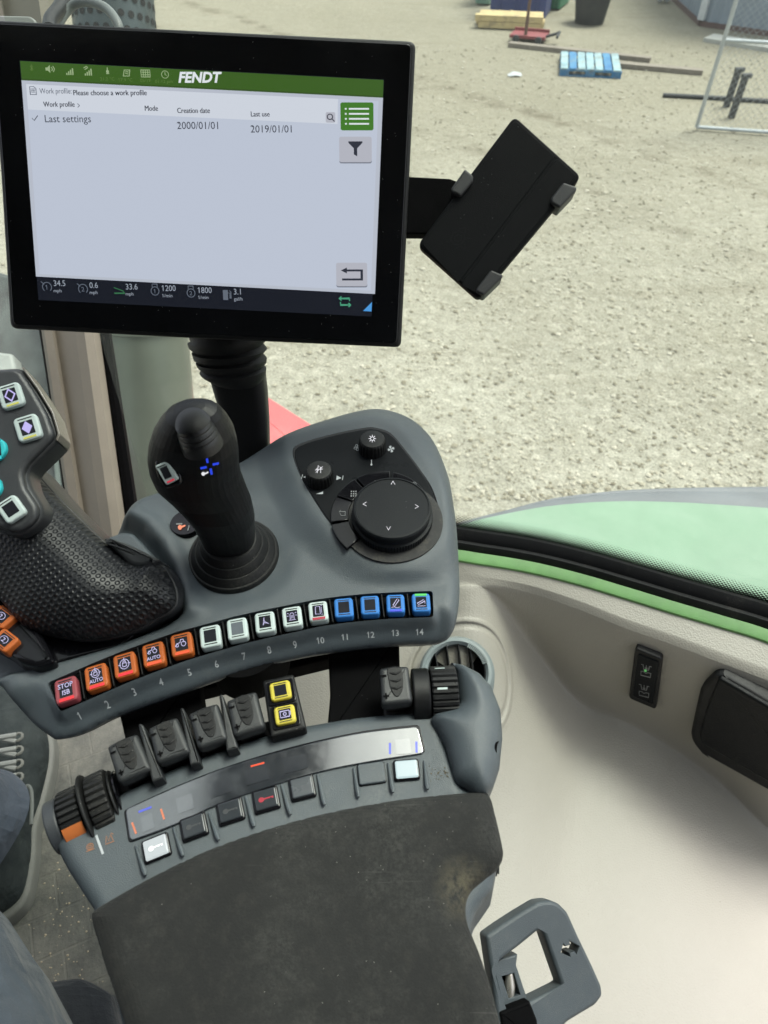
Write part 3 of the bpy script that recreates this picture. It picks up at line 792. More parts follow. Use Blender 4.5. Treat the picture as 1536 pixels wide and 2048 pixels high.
# sill strip, rubber seal, frit band, glass
sill_px = [(c_[0][0], c_[0][1]) for c_ in cols]
SILL = spline([pz(u, v, -.75) for u, v in sill_px], 10, False)
def outward(i):
    a = SILL[max(i - 1, 0)]; b = SILL[min(i + 1, len(SILL) - 1)]; t_ = (b - a).normalized(); return Vector((-t_.y, t_.x, 0)).normalized()
OUT = [outward(i) for i in range(len(SILL))]
OUT = [o if o.y > 0 else -o for o in OUT]
def strip(prof): return [[p + o * a + Vector((0, 0, z)) for p, o in zip(SILL, OUT)] for a, z in prof]
CAB.part('green_sill', grid_surface(strip([(0, -.012), (0, .004), (.003, .006), (.014, .010), (.016, .008)])), plastic('green_sill_paint', (.12, .27, .085, 1), .35, grain=1500, gb=.0001, ms=30), sharp=40)
CAB.part('window_seal', grid_surface(strip([(.0165, -.01), (.0165, .012), (.020, .018), (.026, .017), (.030, .012), (.033, .020), (.039, .026), (.047, .022), (.05, .01)])), M_rubber, sharp=50)
GO, GZ0 = .052, .0
LEAN = .10
gl = CAB.part('window_glass', grid_surface(strip([(GO + LEAN * z, z) for z in (.0, .25, .5, .75, 1.0, 1.35)])), M_glass, sharp=None)
t = NT('frit_dots'); t.t.nodes.remove(t.b)
uvn = t.n('ShaderNodeUVMap'); sep = t.n('ShaderNodeSeparateXYZ'); t.l(uvn.outputs[0], sep.inputs[0])
vv = t.voro(1.0, rnd=0.0, vec=None)
vor = [x for x in t.t.nodes if x.bl_idname == 'ShaderNodeTexVoronoi'][0]
mp = t.n('ShaderNodeMapping'); t.l(uvn.outputs[0], mp.inputs[0]); mp.inputs['Rotation'].default_value = (0, 0, RAD(45)); mp.inputs['Scale'].default_value = (300, 300, 0); t.l(mp.outputs[0], vor.inputs['Vector'])
size = t.maprange(sep.outputs[1], .012, .040, .80, .16)
dot = t.math('LESS_THAN', vv, size)
tr = t.n('ShaderNodeBsdfTransparent'); df = t.n('ShaderNodeBsdfPrincipled'); df.inputs['Base Color'].default_value = (.006, .0065, .006, 1); df.inputs['Roughness'].default_value = .3
mx = t.n('ShaderNodeMixShader'); t.l(dot, mx.inputs[0]); t.l(tr.outputs[0], mx.inputs[1]); t.l(df.outputs[0], mx.inputs[2]); t.l(mx.outputs[0], t.out.inputs[0])
zs = [0, .008, .016, .024, .032, .040]
fr = strip([(GO - .003 + LEAN * z, z) for z in zs]); g = grid_surface(fr)
acc = [0.0]
for i in range(1, len(SILL)): acc.append(acc[-1] + (SILL[i] - SILL[i - 1]).length)
g.uv = [(acc[i], zs[j]) for j in range(len(zs)) for i in range(len(SILL))]
CAB.part('frit_band', g, t.m, sharp=None)
# pillar, leaning in towards the roof
def pillar_strip(uvD, mb=None): return [[cam(u, v, D) for u, v, D in r] for r in uvD]
vs_ = [-260, -60, 200, 430, 660, 850, 1010, 1120]
def pl(u660, u1010, v): return u660 + (u1010 - u660) * (v - 660) / 350
def pD(v): return .86 + .22 * (v + 260) / 1380
def prow(ua, ub, dd): return [cam(pl(ua, ub, v), v, pD(v) + dd) for v in vs_]
CAB.part('pillar', grid_surface([spline(r, 4, False) for r in (prow(82, 134, .06), prow(83, 135, .01), prow(88, 140, .004), prow(104, 158, .004), prow(110, 166, .014), prow(150, 196, .0), prow(168, 216, -.004), prow(186, 234, .004), prow(198, 246, .02), prow(204, 252, .05))]), M_pillar, sharp=None)
CAB.part('pillar_seal', grid_surface([spline(r, 4, False) for r in (prow(198, 248, .03), prow(201, 250, .022), prow(208, 260, .022), prow(217, 270, .024), prow(221, 275, .035), prow(222, 276, .06))]), M_bracket, sharp=None)
CAB.part('door_seal', grid_surface([spline(r, 4, False) for r in (prow(78, 131, .06), prow(82, 134, .035), prow(88, 140, .034), prow(91, 143, .045))]), M_bracket, sharp=None)
# side glass left of the pillar; unseen cab roof and rear wall, added left blocker
g = MB(); a = cam(78, -260, 1.0); b = cam(130, 1120, 1.12); dl = Vector((-1.0, -.35, 0))
g.add([a, b, b + dl * .9, a + dl * .9], [(0, 1, 2, 3)]); CAB.part('side_glass', g, M_glass, sharp=None)
M_roof = plastic('roof_lining', (.07, .068, .062, 1), .8, grain=300)
F = Frame(C + Vector((0, 0, .50)), (0, 0, 1))
for x0, x1, y0, y1 in ((-.95, .90, -1.0, .08), (-.95, .90, .72, .80), (-.95, -.88, .08, .72), (-.36, -.12, .08, .72), (.70, .90, .08, .72)):  # unseen roof; middle beam and right overhang shaped for reflection and shade
    CAB.part('roof_panel', box(F, x0 + .0005, x1 - .0005, y0 + .0005, y1 - .0005, 0, .10), M_roof)
for x0, x1 in ((-.88, -.36), (-.12, .70)):
    g = MB(); g.add([F.w(x0, .08, .05), F.w(x1, .08, .05), F.w(x1, .72, .05), F.w(x0, .72, .05)], [(0, 1, 2, 3)]); CAB.part('added_roof_hatch', g, M_glass, sharp=None)  # skylight panes added to light the trim and reflect in the strip
CAB.part('left_light_blocker', box(F, -.955, -.90, -.985, .05, -1.68, -.004), M_roof)  # added out of view to keep left light off the trim recess
CAB.part('rear_wall', box(F, -.95, .90, -1.05, -.99, -1.68, -.004), M_roof)
# air vent
h, nn = trim_hit(915, 1345)
Fv = Frame.view(913, 1345, (h - C).dot(-AX_B) - .018, up=26, right=-8)
M_vent = plastic('vent_grey', (.20, .235, .235, 1), .45)
ctr = Loc(Fv, 913, 1345, 0); sx = ctr.sx
RV = 76 * sx
g = lathe(Fv.o, Fv.n, [(RV, -.07), (RV, -.004), (RV - .004, .002), (RV - .008, .003), (RV - .0115, -.001), (RV - .012, -.02)], 56, x=Fv.x, cap=False)
vent = CAB.part('air_vent', g, M_vent)
CAB.part('vent_well', lathe(Fv.o, Fv.n, [(RV - .0118, -.018), (RV * .3, -.034)], 56, x=Fv.x), M_bracket, vent)
for k in range(-2, 3):
    x = k * RV * .31 + .002; hl = math.sqrt(max(RV * RV * .60 - x * x, 1e-6)); g = MB(); rws = []
    for s, dh in ((-.004, -.02), (-.001, -.006), (.0, .0), (.0012, -.001), (.001, -.006), (-.002, -.02)):
        rws.append([Fv.w(x + s + .004 * math.cos(q * 1.5), q * hl, dh) for q in np.linspace(-1, 1, 11)])
    CAB.part('slat', grid_surface(rws), M_black, vent)
g = MB()
for k in range(14):
    a = RAD(18 + k * 3.6); r0, r1 = RV - .014, RV - .0065
    e = Vector((math.cos(a), math.sin(a))); q = Vector((-e.y, e.x)) * .0007
    V = [(e * r0 - q), (e * r1 - q), (e * r1 + q), (e * r0 + q)]
    g.add([Fv.w(p.x, p.y, .0034) for p in V], [(0, 1, 2, 3)])
CAB.part('vent_grip', g, M_vent, vent)
lv = CAB.M.inverted() @ Fv.pw(935, 1362, -.02)
q = M_beige.node_tree; tcn = [n for n in q.nodes if n.bl_idname == 'ShaderNodeTexCoord'][0]; bp = [n for n in q.nodes if n.bl_idname == 'ShaderNodeBump'][0]
vd = q.nodes.new('ShaderNodeVectorMath'); vd.operation = 'DISTANCE'; q.links.new(tcn.outputs['Object'], vd.inputs[0]); vd.inputs[1].default_value = lv
cr = q.nodes.new('ShaderNodeFloatCurve'); mr = q.nodes.new('ShaderNodeMapRange'); q.links.new(vd.outputs['Value'], mr.inputs[0]); mr.inputs[1].default_value = .05; mr.inputs[2].default_value = .10
c_ = cr.mapping.curves[0]; c_.points[0].location = (0, .5); c_.points[1].location = (1, .5)
for x, y in ((.35, .5), (.5, .2), (.62, .75), (.75, .5)): c_.points.new(x, y)
cr.mapping.update(); q.links.new(mr.outputs[0], cr.inputs['Value'])
b2 = q.nodes.new('ShaderNodeBump'); b2.inputs['Distance'].default_value = .006; b2.inputs['Strength'].default_value = 1.0; q.links.new(cr.outputs[0], b2.inputs['Height']); q.links.new(b2.outputs[0], bp.inputs['Normal'])
# rocker switch with tank symbols, on the recessed wall
h, nn = trim_hit(1291, 1356)
F = Frame(h + nn * .004, nn, Vector((.2, -.3, -.8)))
sw = [(1270, 1297), (1325, 1319), (1312, 1420), (1257, 1397)]
swp = CAB.part('switch_panel', prism(F, round_poly(sw, 7), -.02, .004, .002), M_black)
ins = [(1276, 1308), (1318, 1325), (1306, 1410), (1265, 1392)]
CAB.part('rocker', prism(F, round_poly(ins, 4), .004, .0056, .001), M_panel, swp)
def tank(L, k, lid):
    q = [(-12 * k, -4 * k), (-12 * k, -14 * k), (12 * k, -14 * k), (12 * k, -4 * k), (5 * k, -4 * k), (0, -7 * k), (-5 * k, -4 * k)]
    return [('c', q), [(-13 * k, 12 * k), (-8 * k, 12 * k), (-6 * k, 2 * k), (6 * k, 2 * k), (8 * k, 12 * k), (13 * k, 12 * k)], [(0, 13 * k), (0, 3 * k)], [(-3 * k, 7 * k), (0, 3 * k), (3 * k, 7 * k)]]
g = MB()
for (u, v) in ((1292, 1341), (1288, 1381)): strokes(Loc(F, u, v, .0057, -14), tank(None, .82, 0), 1.5, .0001, g)
CAB.part('symbols', g, M_faint, swp, sharp=None)
g = strokes(Loc(F, 1291, 1341, .0057, -14), [('f', circ(3, 2.6, 10))], 1, .0004); CAB.part('indicator', g, screen('switch_green', 75, 150, 80), swp, sharp=None)
# storage lid
h, nn = trim_hit(1470, 1420)
F = Frame(h + nn * .012, nn, Vector((1, -.3, -.2)))
outer = [(1428, 1350), (1445, 1352), (1560, 1420), (1720, 1510), (1720, 1690), (1560, 1596), (1396, 1504), (1378, 1476), (1400, 1376)]
lid = CAB.part('storage_box', prism(F, spline(round_poly(outer, 16, 3), 2), -.05, .0, .006), M_black)
inner = [(1437, 1356), (1560, 1428), (1720, 1520), (1720, 1676), (1560, 1578), (1400, 1486), (1398, 1470), (1412, 1420)]
CAB.part('lid', prism(F, round_poly(inner, 9), .0, .006, .003), plastic('lid_black', (.006, .0068, .0075, 1), .35, grain=700, gb=.0002, spec=.15), lid)
# cab floor mat with a raised block pattern
t = NT('floor_mat'); b_ = t.b
mp = t.n('ShaderNodeMapping'); t.l(t.tc.outputs['Object'], mp.inputs[0]); mp.inputs['Rotation'].default_value = (0, 0, RAD(-24)); mp.inputs['Scale'].default_value = (1, 1, 1)
br = t.n('ShaderNodeTexBrick'); t.l(mp.outputs[0], br.inputs[0]); br.inputs['Scale'].default_value = 6.5; br.inputs['Mortar Size'].default_value = .012; br.inputs['Color1'].default_value = (.5, .5, .5, 1); br.inputs['Color2'].default_value = (1, 1, 1, 1); br.inputs['Mortar'].default_value = (0, 0, 0, 1); br.inputs['Row Height'].default_value = .36; br.inputs['Mortar Smooth'].default_value = .4
dirt = t.maprange(t.noise(6, 8, .8, dist=.4), .38, .62)
base = t.mix(dirt, (.05, .054, .048, 1), (.155, .152, .125, 1))
base = t.mix(t.math('MULTIPLY', t.maprange(t.noise(60, 5, .8), .55, .8), .5), base, (.06, .05, .035, 1))
base = t.mix(t.math('MULTIPLY', t.math('MULTIPLY', br.outputs['Fac'], t.maprange(t.noise(5, 3), .45, .62)), .35), base, (.20, .19, .155, 1))
t.l(base, b_.inputs['Base Color']); b_.inputs['Roughness'].default_value = .75
t.l(t.bump(t.noise(140, 5, .8), .003, .5, t.bump(br.outputs['Color'], .005, .5)), b_.inputs['Normal'])
FZ = -1.12
F = Frame(C + Vector((-.5, .3, FZ)), (0, 0, 1))
single('cab_floor', box(F, -.8, .46, -1.1, .62, -.03, 0), t.m, 'dirty grey rubber cab floor mat with raised block pattern', 'floor', 'structure', o=F.o)
# crumbs and seed on the mat
g = MB()
for _ in range(110):
    u, v = random.gauss(130, 45), random.gauss(1870, 90); p = pz(u, v, FZ); s = random.uniform(.0005, .0019)
    g.add([p + Vector((q.x * s * random.uniform(.8, 1.6), q.y * s, q.z * s)) for q in ico_v], ico_f)
single('floor_crumbs', g, plastic('straw_crumb', (.34, .29, .2, 1), .9, gb=0), 'straw crumbs and grit on the cab floor mat', 'crumbs', 'stuff', sharp=None)

# ================================================================== TOUCHSCREEN TERMINAL
FT = Frame.view(405, 370, .55, up=-14.6, xpx=(727, 38))
T = Thing('touchscreen_terminal', 'wide black touchscreen terminal showing a work profile list', 'touchscreen', FT)
out_px = [(-24, 38), (400, 60), (832, 81), (817, 390), (802, 695), (400, 677), (19, 657), (0, 350)]
hous = round_poly(out_px, [14, 0, 16, 0, 12, 0, 14, 0])
T.part('housing', prism(FT, hous, -.028, -.0006, .0028), M_black)
def shrink(P, k):
    c_ = Vector((sum(p[0] for p in P) / len(P), sum(p[1] for p in P) / len(P))); o = []
    for p in P:
        d = Vector(p) - c_; o.append((c_.x + d.x * (1 - k / abs(d.x)) if abs(d.x) > 60 else p[0], c_.y + d.y * (1 - k / abs(d.y)) if abs(d.y) > 60 else p[1]))
    return o
gl_px = [(-17, 46), (400, 67), (823, 88), (809, 390), (794, 686), (400, 669), (26, 649), (7, 350)]
T.part('front_glass', prism(FT, round_poly(gl_px, [10, 0, 11, 0, 9, 0, 10, 0]), -.003, .0004, .0006), M_screen_glass)
disp = T.part('display', prism(FT, [(39, 121), (768, 159), (743, 633), (77, 600)], .0002, .00052), screen('display_dark', 12, 17, 28))
def flat(px, h, mb=None): mb = mb or MB(); return mb.add([FT.pw(u, v, h) for u, v in px][::-1], [tuple(range(len(px)))])
def tp(name, mb, mat): T.part(name, mb, mat, disp, sharp=None)
H1, H2, H3, H4 = .0007, .00085, .001, .00115
tp('header_bar', flat([(40, 122), (767, 160), (766, 192), (43, 157)], H1), screen('header_green', 54, 90, 24))
tp('header_edge', flat([(43, 157), (766, 192), (766, 195.5), (43, 160.5)], H1), screen('header_dark', 48, 78, 20))
tp('list_page', flat([(43, 160.5), (766, 195.5), (750, 588), (72, 553)], H1), screen('page_frame', 180, 186, 198))
tp('list_panel', flat([(52, 168), (757, 202), (742, 581), (79, 548)], H2), screen('page_blue_white', 186, 194, 209))
tp('list_heading', flat([(52, 168), (676, 198), (675, 248), (56, 219)], H3), screen('page_heading', 203, 209, 219))
Mtxt = screen('screen_text', 42, 46, 58); Mtxt2 = screen('screen_text_soft', 70, 76, 92); Mlogo = screen('screen_logo', 222, 228, 232)
Mhdr = screen('header_icon', 150, 172, 128); Mhdr2 = screen('header_icon_faint', 88, 118, 58); Mft = screen('footer_text', 150, 158, 170); Mft2 = screen('footer_icon', 95, 103, 115)
tp('logo_lettering', text(FT, 356, 164.5, H3, 'FENDT', 29, bold=.035, shear=.22, stretch=.93), Mlogo)
g = MB()
for dx in (0, .55): text(FT, 146 + dx, 190.5, H4, 'Please choose a work profile', 15.4, stretch=.82, mb=g, dh=dx * 2e-5)
for u, v, s in ((87, 213.5, 'Work profile'), (289, 221.5, 'Mode'), (354, 226, 'Creation date'), (501, 233, 'Last use')): [text(FT, u + dx, v, H4, s, 15.0, stretch=.78, mb=g, dh=dx * 2e-5) for dx in (0, .5)]
tp('heading_lettering', g, Mtxt)
g = text(FT, 79.5, 187, H4, 'Work profile:', 15.2, stretch=.76)
strokes(Loc(FT, 157, 211, H4), [[(-2, 4), (2, 0), (-2, -4)]], 1.2, 0, g)
strokes(Loc(FT, 66, 181, H4), [('c', [(-6, -8), (6, -8), (6, 4), (2, 8), (-6, 8)]), [(-4, 3), (4, 3)], [(-4, 0), (4, 0)], [(-4, -3), (4, -3)]], 1.3, 0, g)
tp('title_lettering', g, Mtxt2)
g = MB()
for u, v, s in ((89, 244.5, 'Last settings'), (354, 258, '2000/01/01'), (501, 265, '2019/01/01')): text(FT, u, v, H4, s, 21, stretch=.9, mb=g)
strokes(Loc(FT, 70, 236, H4), [[(-6, -0), (-2, -5), (6, 5)]], 1.5, 0, g)
tp('row_lettering', g, Mtxt)
# header icons
L = lambda u, v: Loc(FT, u, v, H3)
g = strokes(L(63, 136), [[(-3, 4), (3, -3), (0, -6), (0, 7), (3, 3), (-3, -4)]], 1.0, 0)
for u, v, s in ((215, 161, '21.2 °C'), (251, 163, '17.9 °C'), (291, 164, '05/19'), (328, 166, '01:12 pm')): text(FT, u, v, H3, s, 9.5, align='CENTER', mb=g)
tp('header_small_icons', g, Mhdr2)
g = strokes(L(100, 138), [('f', [(-9, -3), (-5, -3), (0, -8), (0, 8), (-5, 3), (-9, 3)]), [(3, -4), (5, 0), (3, 4)], [(6, -6), (9, 0), (6, 6)]], 1.6, 0)
for u, v in ((140, 143), (177, 144)):
    strokes(L(u, v), [('f', [(-8 + 4 * k, -7), (-5.4 + 4 * k, -7), (-5.4 + 4 * k, -3 + 3.2 * k), (-8 + 4 * k, -3 + 3.2 * k)]) for k in range(4)], 1, 0, g)
strokes(L(173, 136), [[(-6, 0), (0, 3), (3, 1)], [(-4, -3), (2, 0)]], 1.6, 0, g)
strokes(L(215, 143), [[(0, -3), (0, 8)], ('f', circ(3, 3.4, 10)), [(-3, -4), (3, -4)]], 1.8, 0, g)
strokes(L(253, 146), [('c', [(-7, -6), (5, -6), (7, 6), (-4, 6)]), [(-3, 0), (3, -2)], [(-2, 3), (4, 2)]], 1.6, 0, g)
strokes(L(291, 147), [('c', [(-9, -7), (9, -7), (9, 7), (-9, 7)])] + [[(-9, y), (9, y)] for y in (-2.5, 2.5)] + [[(x, -7), (x, 7)] for x in (-4.5, 0, 4.5)], 1.4, 0, g)
strokes(L(330, 149), [('c', circ(7, 7.4, 18)), [(0, 5), (0, 0), (3, -2)]], 1.3, 0, g)
tp('header_icons', g, Mhdr)
# right hand keys
k = tp; Lk = Loc(FT, 714, 233, H3)
tp('menu_key', prism_loc(Lk, rr(66, 56, 4), 0, .0003, .0001), screen('menu_green', 62, 118, 34))
tp('menu_symbol', strokes(Lk, sum([[('f', [(-16, y - 1.6), (24, y - 1.6), (24, y + 1.6), (-16, y + 1.6)]), ('f', [(-24, y - 1.6), (-20.5, y - 1.6), (-20.5, y + 1.6), (-24, y + 1.6)])] for y in (15, 5, -5, -15)], []), 1, .0005), Mlogo)
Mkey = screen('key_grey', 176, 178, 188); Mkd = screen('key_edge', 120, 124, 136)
g3 = MB()
for u, v, a, b in ((711, 299, 65, 51), (703.5, 549, 62, 47)):
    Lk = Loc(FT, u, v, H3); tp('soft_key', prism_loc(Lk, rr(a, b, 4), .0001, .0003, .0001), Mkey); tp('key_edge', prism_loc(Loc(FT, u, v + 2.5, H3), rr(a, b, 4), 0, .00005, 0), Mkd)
Lk = Loc(FT, 711, 297, H3); strokes(Lk, [('f', [(-14, 14), (14, 14), (14, 11), (3.4, 0), (3.4, -16), (-3.4, -12), (-3.4, 0), (-14, 11)])], 1, .0005, g3)
Lk = Loc(FT, 704, 549, H3); strokes(Lk, [('f', [(-22, 8), (-10, 14), (-10, 10), (22, 10), (22, -12), (-20, -12), (-20, -8), (17, -8), (17, 6), (-10, 6), (-10, 2)])], 1, .0005, g3)
tp('search_key', prism_loc(Loc(FT, 661, 235, H3), rr(19, 21, 3), .0001, .0003, 0), Mkey)
strokes(Loc(FT, 660, 234, H3), [('c', circ(5.4, 5.4, 14)), [(4, -4), (9, -9.5)]], 2.0, .0005, g3)
tp('key_symbols', g3, Mtxt)
# footer
for u, v, s in ((107, 572, '34.5'), (179, 576, '0.6'), (251, 579, '33.6'), (323, 582, '1200'), (395, 586, '1800'), (467, 589, '3.1')): tp('footer_value', text(FT, u, v, H3, s, 16.5, stretch=.88), Mft)
for u, v, s in ((107, 584.5, 'mph'), (179, 588, 'mph'), (251, 591, 'mph'), (324, 594.5, '1/min'), (396, 598, '1/min'), (468, 601, 'gal/h')): tp('footer_unit', text(FT, u, v, H3, s, 9.5), Mft)
g = MB()
for u, v, s in ((94, 574, '1'), (166, 578, '2')):
    strokes(Loc(FT, u, v, H3), [[(9 * math.cos(RAD(q)), 9.5 * math.sin(RAD(q))) for q in range(-50, 231, 20)], [(-11, 11), (-5, 5)]], 1.5, 0, g); text(FT, u, v + 5, H3, s, 13, align='CENTER', mb=g)
for u, v, s in ((310, 582, '1'), (382, 586, '2')):
    strokes(Loc(FT, u, v, H3), [('c', circ(8, 8.4, 16)), [(-5, 8), (-5, 14), (5, 14), (5, 8)]], 1.5, 0, g); text(FT, u, v + 4.5, H3, s, 12, align='CENTER', mb=g)
strokes(Loc(FT, 452, 590, H3), [('f', [(-6, -10), (4, -10), (4, 10), (-6, 10)]), [(4, 4), (8, 4), (8, -7), (10, -7), (10, 6), (7, 9)]], 1.4, 0, g)
tp('footer_icons', g, Mft2)
tp('speed_symbol', strokes(Loc(FT, 238, 581, H3), [('f', [(-10, -7), (11, -7), (11, -4), (-10, -4)]), [(-10, 6), (8, -1), (11, -6)]], 1.8, 0), screen('footer_green', 50, 105, 70))
tp('cycle_symbol', strokes(Loc(FT, 690, 603, H3), [[(-11, 6), (9, 6), (9, 1)], [(11, -7), (-9, -7), (-9, -1)], [(-7, 10), (-11, 6), (-7, 2)], [(7, -3), (11, -7), (7, -11)]], 2.6, 0), screen('cycle_green', 70, 150, 118))
tp('corner_mark', flat([(744, 604), (743, 623), (726, 622)], H3), screen('corner_blue', 75, 150, 215))
# ================================================================== TERMINAL STAND
def world_col(u, v, D): return cam(u, v, D)
b0 = cam(505, 960, .70); b1 = cam(478, 712, .655); b2 = cam(462, 640, .63)
T = Thing('terminal_stand', 'black column with ribbed rubber bellows carrying the touchscreen', 'monitor stand', o=b0)
def seg_loft(spec, nseg=28, ex=2.6, depth=.8):
    """spec: (u,v,D,half width px): rounded-box section rings along a path"""
    P = [cam(u, v, D) for u, v, D, _ in spec]; R = []
    for i, (u, v, D, hw) in enumerate(spec):
        t_ = (P[min(i + 1, len(P) - 1)] - P[max(i - 1, 0)]).normalized(); x = (AX_R - t_ * AX_R.dot(t_)).normalized(); y = t_.cross(x); r = hw * D / FPX; ring = []
        for k in range(nseg):
            a = 2 * math.pi * k / nseg; c_, s_ = math.cos(a), math.sin(a)
            ring.append(P[i] + x * (r * math.copysign(abs(c_) ** (2 / ex), c_)) + y * (r * depth * math.copysign(abs(s_) ** (2 / ex), s_)))
        R.append(ring)
    return loft(R)
T.part('column', seg_loft([(508, 1010, .70, 36), (504, 940, .695, 37), (499, 890, .69, 40), (493, 840, .68, 45), (484, 790, .67, 51), (477, 755, .663, 54), (468, 715, .655, 56)], ex=4, depth=.6), M_black)
bel = []
ctrs = [(467, 752, 57), (467, 748, 64), (466, 741, 67), (465, 735, 61), (464, 729, 69), (463, 721, 71), (462, 715, 64), (460, 709, 73), (459, 701, 75), (458, 695, 68), (456, 688, 78), (455, 678, 80), (453, 671, 73), (450, 655, 76)]
T.part('bellows', seg_loft([(u, v, .655 - .02 * i / 13, hw) for i, (u, v, hw) in enumerate(ctrs)], ex=2, depth=.8), M_rubber)
# ================================================================== PHONE AND ITS HOLDER
FP = Frame.view(1000, 415, .555, up=-2, right=-4, xpx=(960 - 836, 598 - 490))
T = Thing('phone_holder', 'black clamp holder on a flat arm right of the touchscreen', 'phone holder', FP)
T.part('arm', prism(FP, [(760, 350), (900, 357), (960, 380), (950, 470), (880, 468), (790, 467)], -.024, -.0125, .0012), M_bracket)
T.part('back_plate', prism(FP, round_poly([(930, 360), (1060, 340), (1080, 440), (980, 520), (900, 470)], 12), -.0125, -.0085, .001), M_bracket)
M_clip = plastic('clip_grey_black', (.02, .021, .022, 1), .5, specks=.35)
for c_ in ([(930, 337), (947, 351), (946, 362), (921, 392), (902, 383), (903, 375)], [(1127, 364), (1154, 373), (1153, 381), (1120, 416), (1103, 405), (1102, 396)], [(982, 539), (1006, 549), (1004, 556), (968, 591), (952, 583), (954, 575)]):
    T.part('clip', prism(FP, round_poly(c_, 4), -.012, .0045, .0016), M_clip)
T = Thing('phone', 'slim black cased phone turned face away in the clamp holder', 'phone', FP)
ph = [(1029, 231), (1163, 352), (958, 599), (835, 489)]
T.part('case', prism(FP, round_poly(ph, 13), -.0085, .0, .0018), M_matte)
T.part('cover_panel', prism(FP, round_poly([(1030, 240), (1110, 312), (917, 566), (843, 488)], 8), .0, .0006, .0005), M_matte)
T.part('flap_panel', prism(FP, round_poly([(1114, 315), (1154, 352), (957, 589), (921, 570)], 8), .0, .0006, .0005), M_matte)
g = strokes(Loc(FP, 916, 476, .0007, 35), [('c', circ(15, 14, 7)), ('c', circ(8, 7, 6)), [(-24, 8), (-15, 4), (-9, 12)], [(12, 14), (24, 8), (17, 0)], [(-20, -14), (-6, -16), (0, -26), (6, -15)], [(14, -10), (22, -16)]], 2.0, 0)
T.part('emblem', g, plastic('embossed_black', (.0058, .0064, .0072, 1), .55, gb=0, spec=.12), sharp=None)

# ================================================================== CONTROL CONSOLE (keys, dial and knobs)
FC = Frame.view(600, 1080, .60, up=38)
T = CON = Thing('control_console', 'grey control console with knob panel, big dial and numbered coloured keys', 'control console', FC)
con_px = [(-70, 1335), (0, 1371), (30, 1405), (60, 1440), (94, 1466), (114, 1473), (163, 1459), (228, 1427), (325, 1392), (420, 1358), (500, 1332), (600, 1308), (700, 1293), (800, 1283), (875, 1280), (903, 1268), (914, 1235), (918, 1180), (913, 1100), (905, 1030), (893, 960), (868, 897), (832, 858), (790, 838), (748, 832), (700, 841), (640, 862), (580, 886), (530, 910), (490, 935), (440, 962), (395, 978), (351, 990), (318, 1000), (285, 1012), (266, 1028), (252, 1053), (205, 1077), (100, 1110), (-70, 1140)]
HE = -.016
panel_px = spline([(586, 903), (605, 886), (667, 868), (728, 856), (752, 856), (782, 867), (811, 900), (839, 937), (864, 975), (877, 1016), (877, 1052), (861, 1087), (832, 1110), (792, 1120), (746, 1108), (699, 1080), (661, 1048), (624, 994), (597, 944)], 4)
P_panel = np.array([FC.at(p[0], p[1], .004)[:2] for p in panel_px])
P_ridge = np.array([FC.at(u, v, 0)[:2] for u, v in ((268, 1028), (300, 1045), (335, 1085), (362, 1130), (378, 1180), (384, 1225))])
P_bay = np.array([FC.at(u, v, 0)[:2] for u, v in ((-200, 1000), (262, 1030), (296, 1050), (330, 1090), (356, 1135), (372, 1182), (378, 1228), (330, 1262), (230, 1300), (60, 1345), (-200, 1400))])
c_joy = np.array(FC.at(468, 1109, 0)[:2])
key_c = [(135, 1383), (195, 1357), (252, 1333), (309, 1312), (365, 1292), (422, 1276), (476, 1261), (531, 1248), (585, 1237), (637, 1226), (688, 1219), (740, 1214), (791, 1211), (842, 1209)]
key_s = [50, 50, 49, 48, 47, 45, 44, 43, 42, 41, 40.5, 40, 39, 39]
def chan(off0, off1):
    top, bot = [], []
    for i, ((u, v), s) in enumerate(zip(key_c, key_s)):
        a, b = key_c[max(i - 1, 0)], key_c[min(i + 1, 13)]; d = Vector((b[0] - a[0], b[1] - a[1])).normalized(); nn = Vector((d.y, -d.x))
        if nn.y > 0: nn = -nn
        e0 = -d * (s * .5 + 5) if i == 0 else (d * (s * .5 + 5) if i == 13 else Vector((0, 0)))
        p = Vector((u, v)) + e0; top.append(p + nn * (s * .5 + off0)); bot.append(p - nn * (s * .5 + off1))
    return [tuple(p) for p in top] + [tuple(p) for p in reversed(bot)]
chan_px = round_poly(chan(7, 6), [7] + [0] * 12 + [7, 7] + [0] * 12 + [7], 3)
P_chan = np.array([FC.at(p[0], p[1], 0)[:2] for p in chan_px])
front = np.array([FC.at(u, v, HE)[:2] for u, v in ((60, 1440), (114, 1473), (163, 1459), (228, 1427), (325, 1392), (420, 1358), (500, 1332), (600, 1308), (700, 1293), (800, 1283), (875, 1280))])
def con_h0(X):
    h = np.zeros(len(X))
    dp = poly_dist(X, P_panel); dp[inside(X, P_panel)] = 0
    h += .010 * (1 - sstep(dp, .004, .034))
    h += .006 * np.exp(-(poly_dist(X, P_ridge, False) / .009) ** 2)
    ib = inside(X, P_bay); db = poly_dist(X, P_bay); h -= np.where(ib, .014 * sstep(db, 0, .012), 0)
    dj = np.hypot(*(X - c_joy).T); h -= .004 * (1 - sstep(dj, .030, .058))
    dc = poly_dist(X, P_chan); ic = inside(X, P_chan); dc[ic] = 0; h = h * sstep(dc, .0, .016); return h, ic, dc
def con_h(X, d):
    h, ic, dc = con_h0(X)
    df = poly_dist(X, front, False); slope = .012 * (1 - sstep(df, .002, .024))        # front lip falls away below the keys
    h = h - slope * sstep(dc, -.001, .006)
    r = .012; e = np.clip(1 - d / r, 0, 1)
    return h + (HE + .006 + 0 * d) * (1 - np.sqrt(np.clip(1 - e * e, 0, 1)))
def con_surf(x, y): return float(con_h(np.array([[x, y]]), poly_dist(np.array([[x, y]]), CON_B))[0])
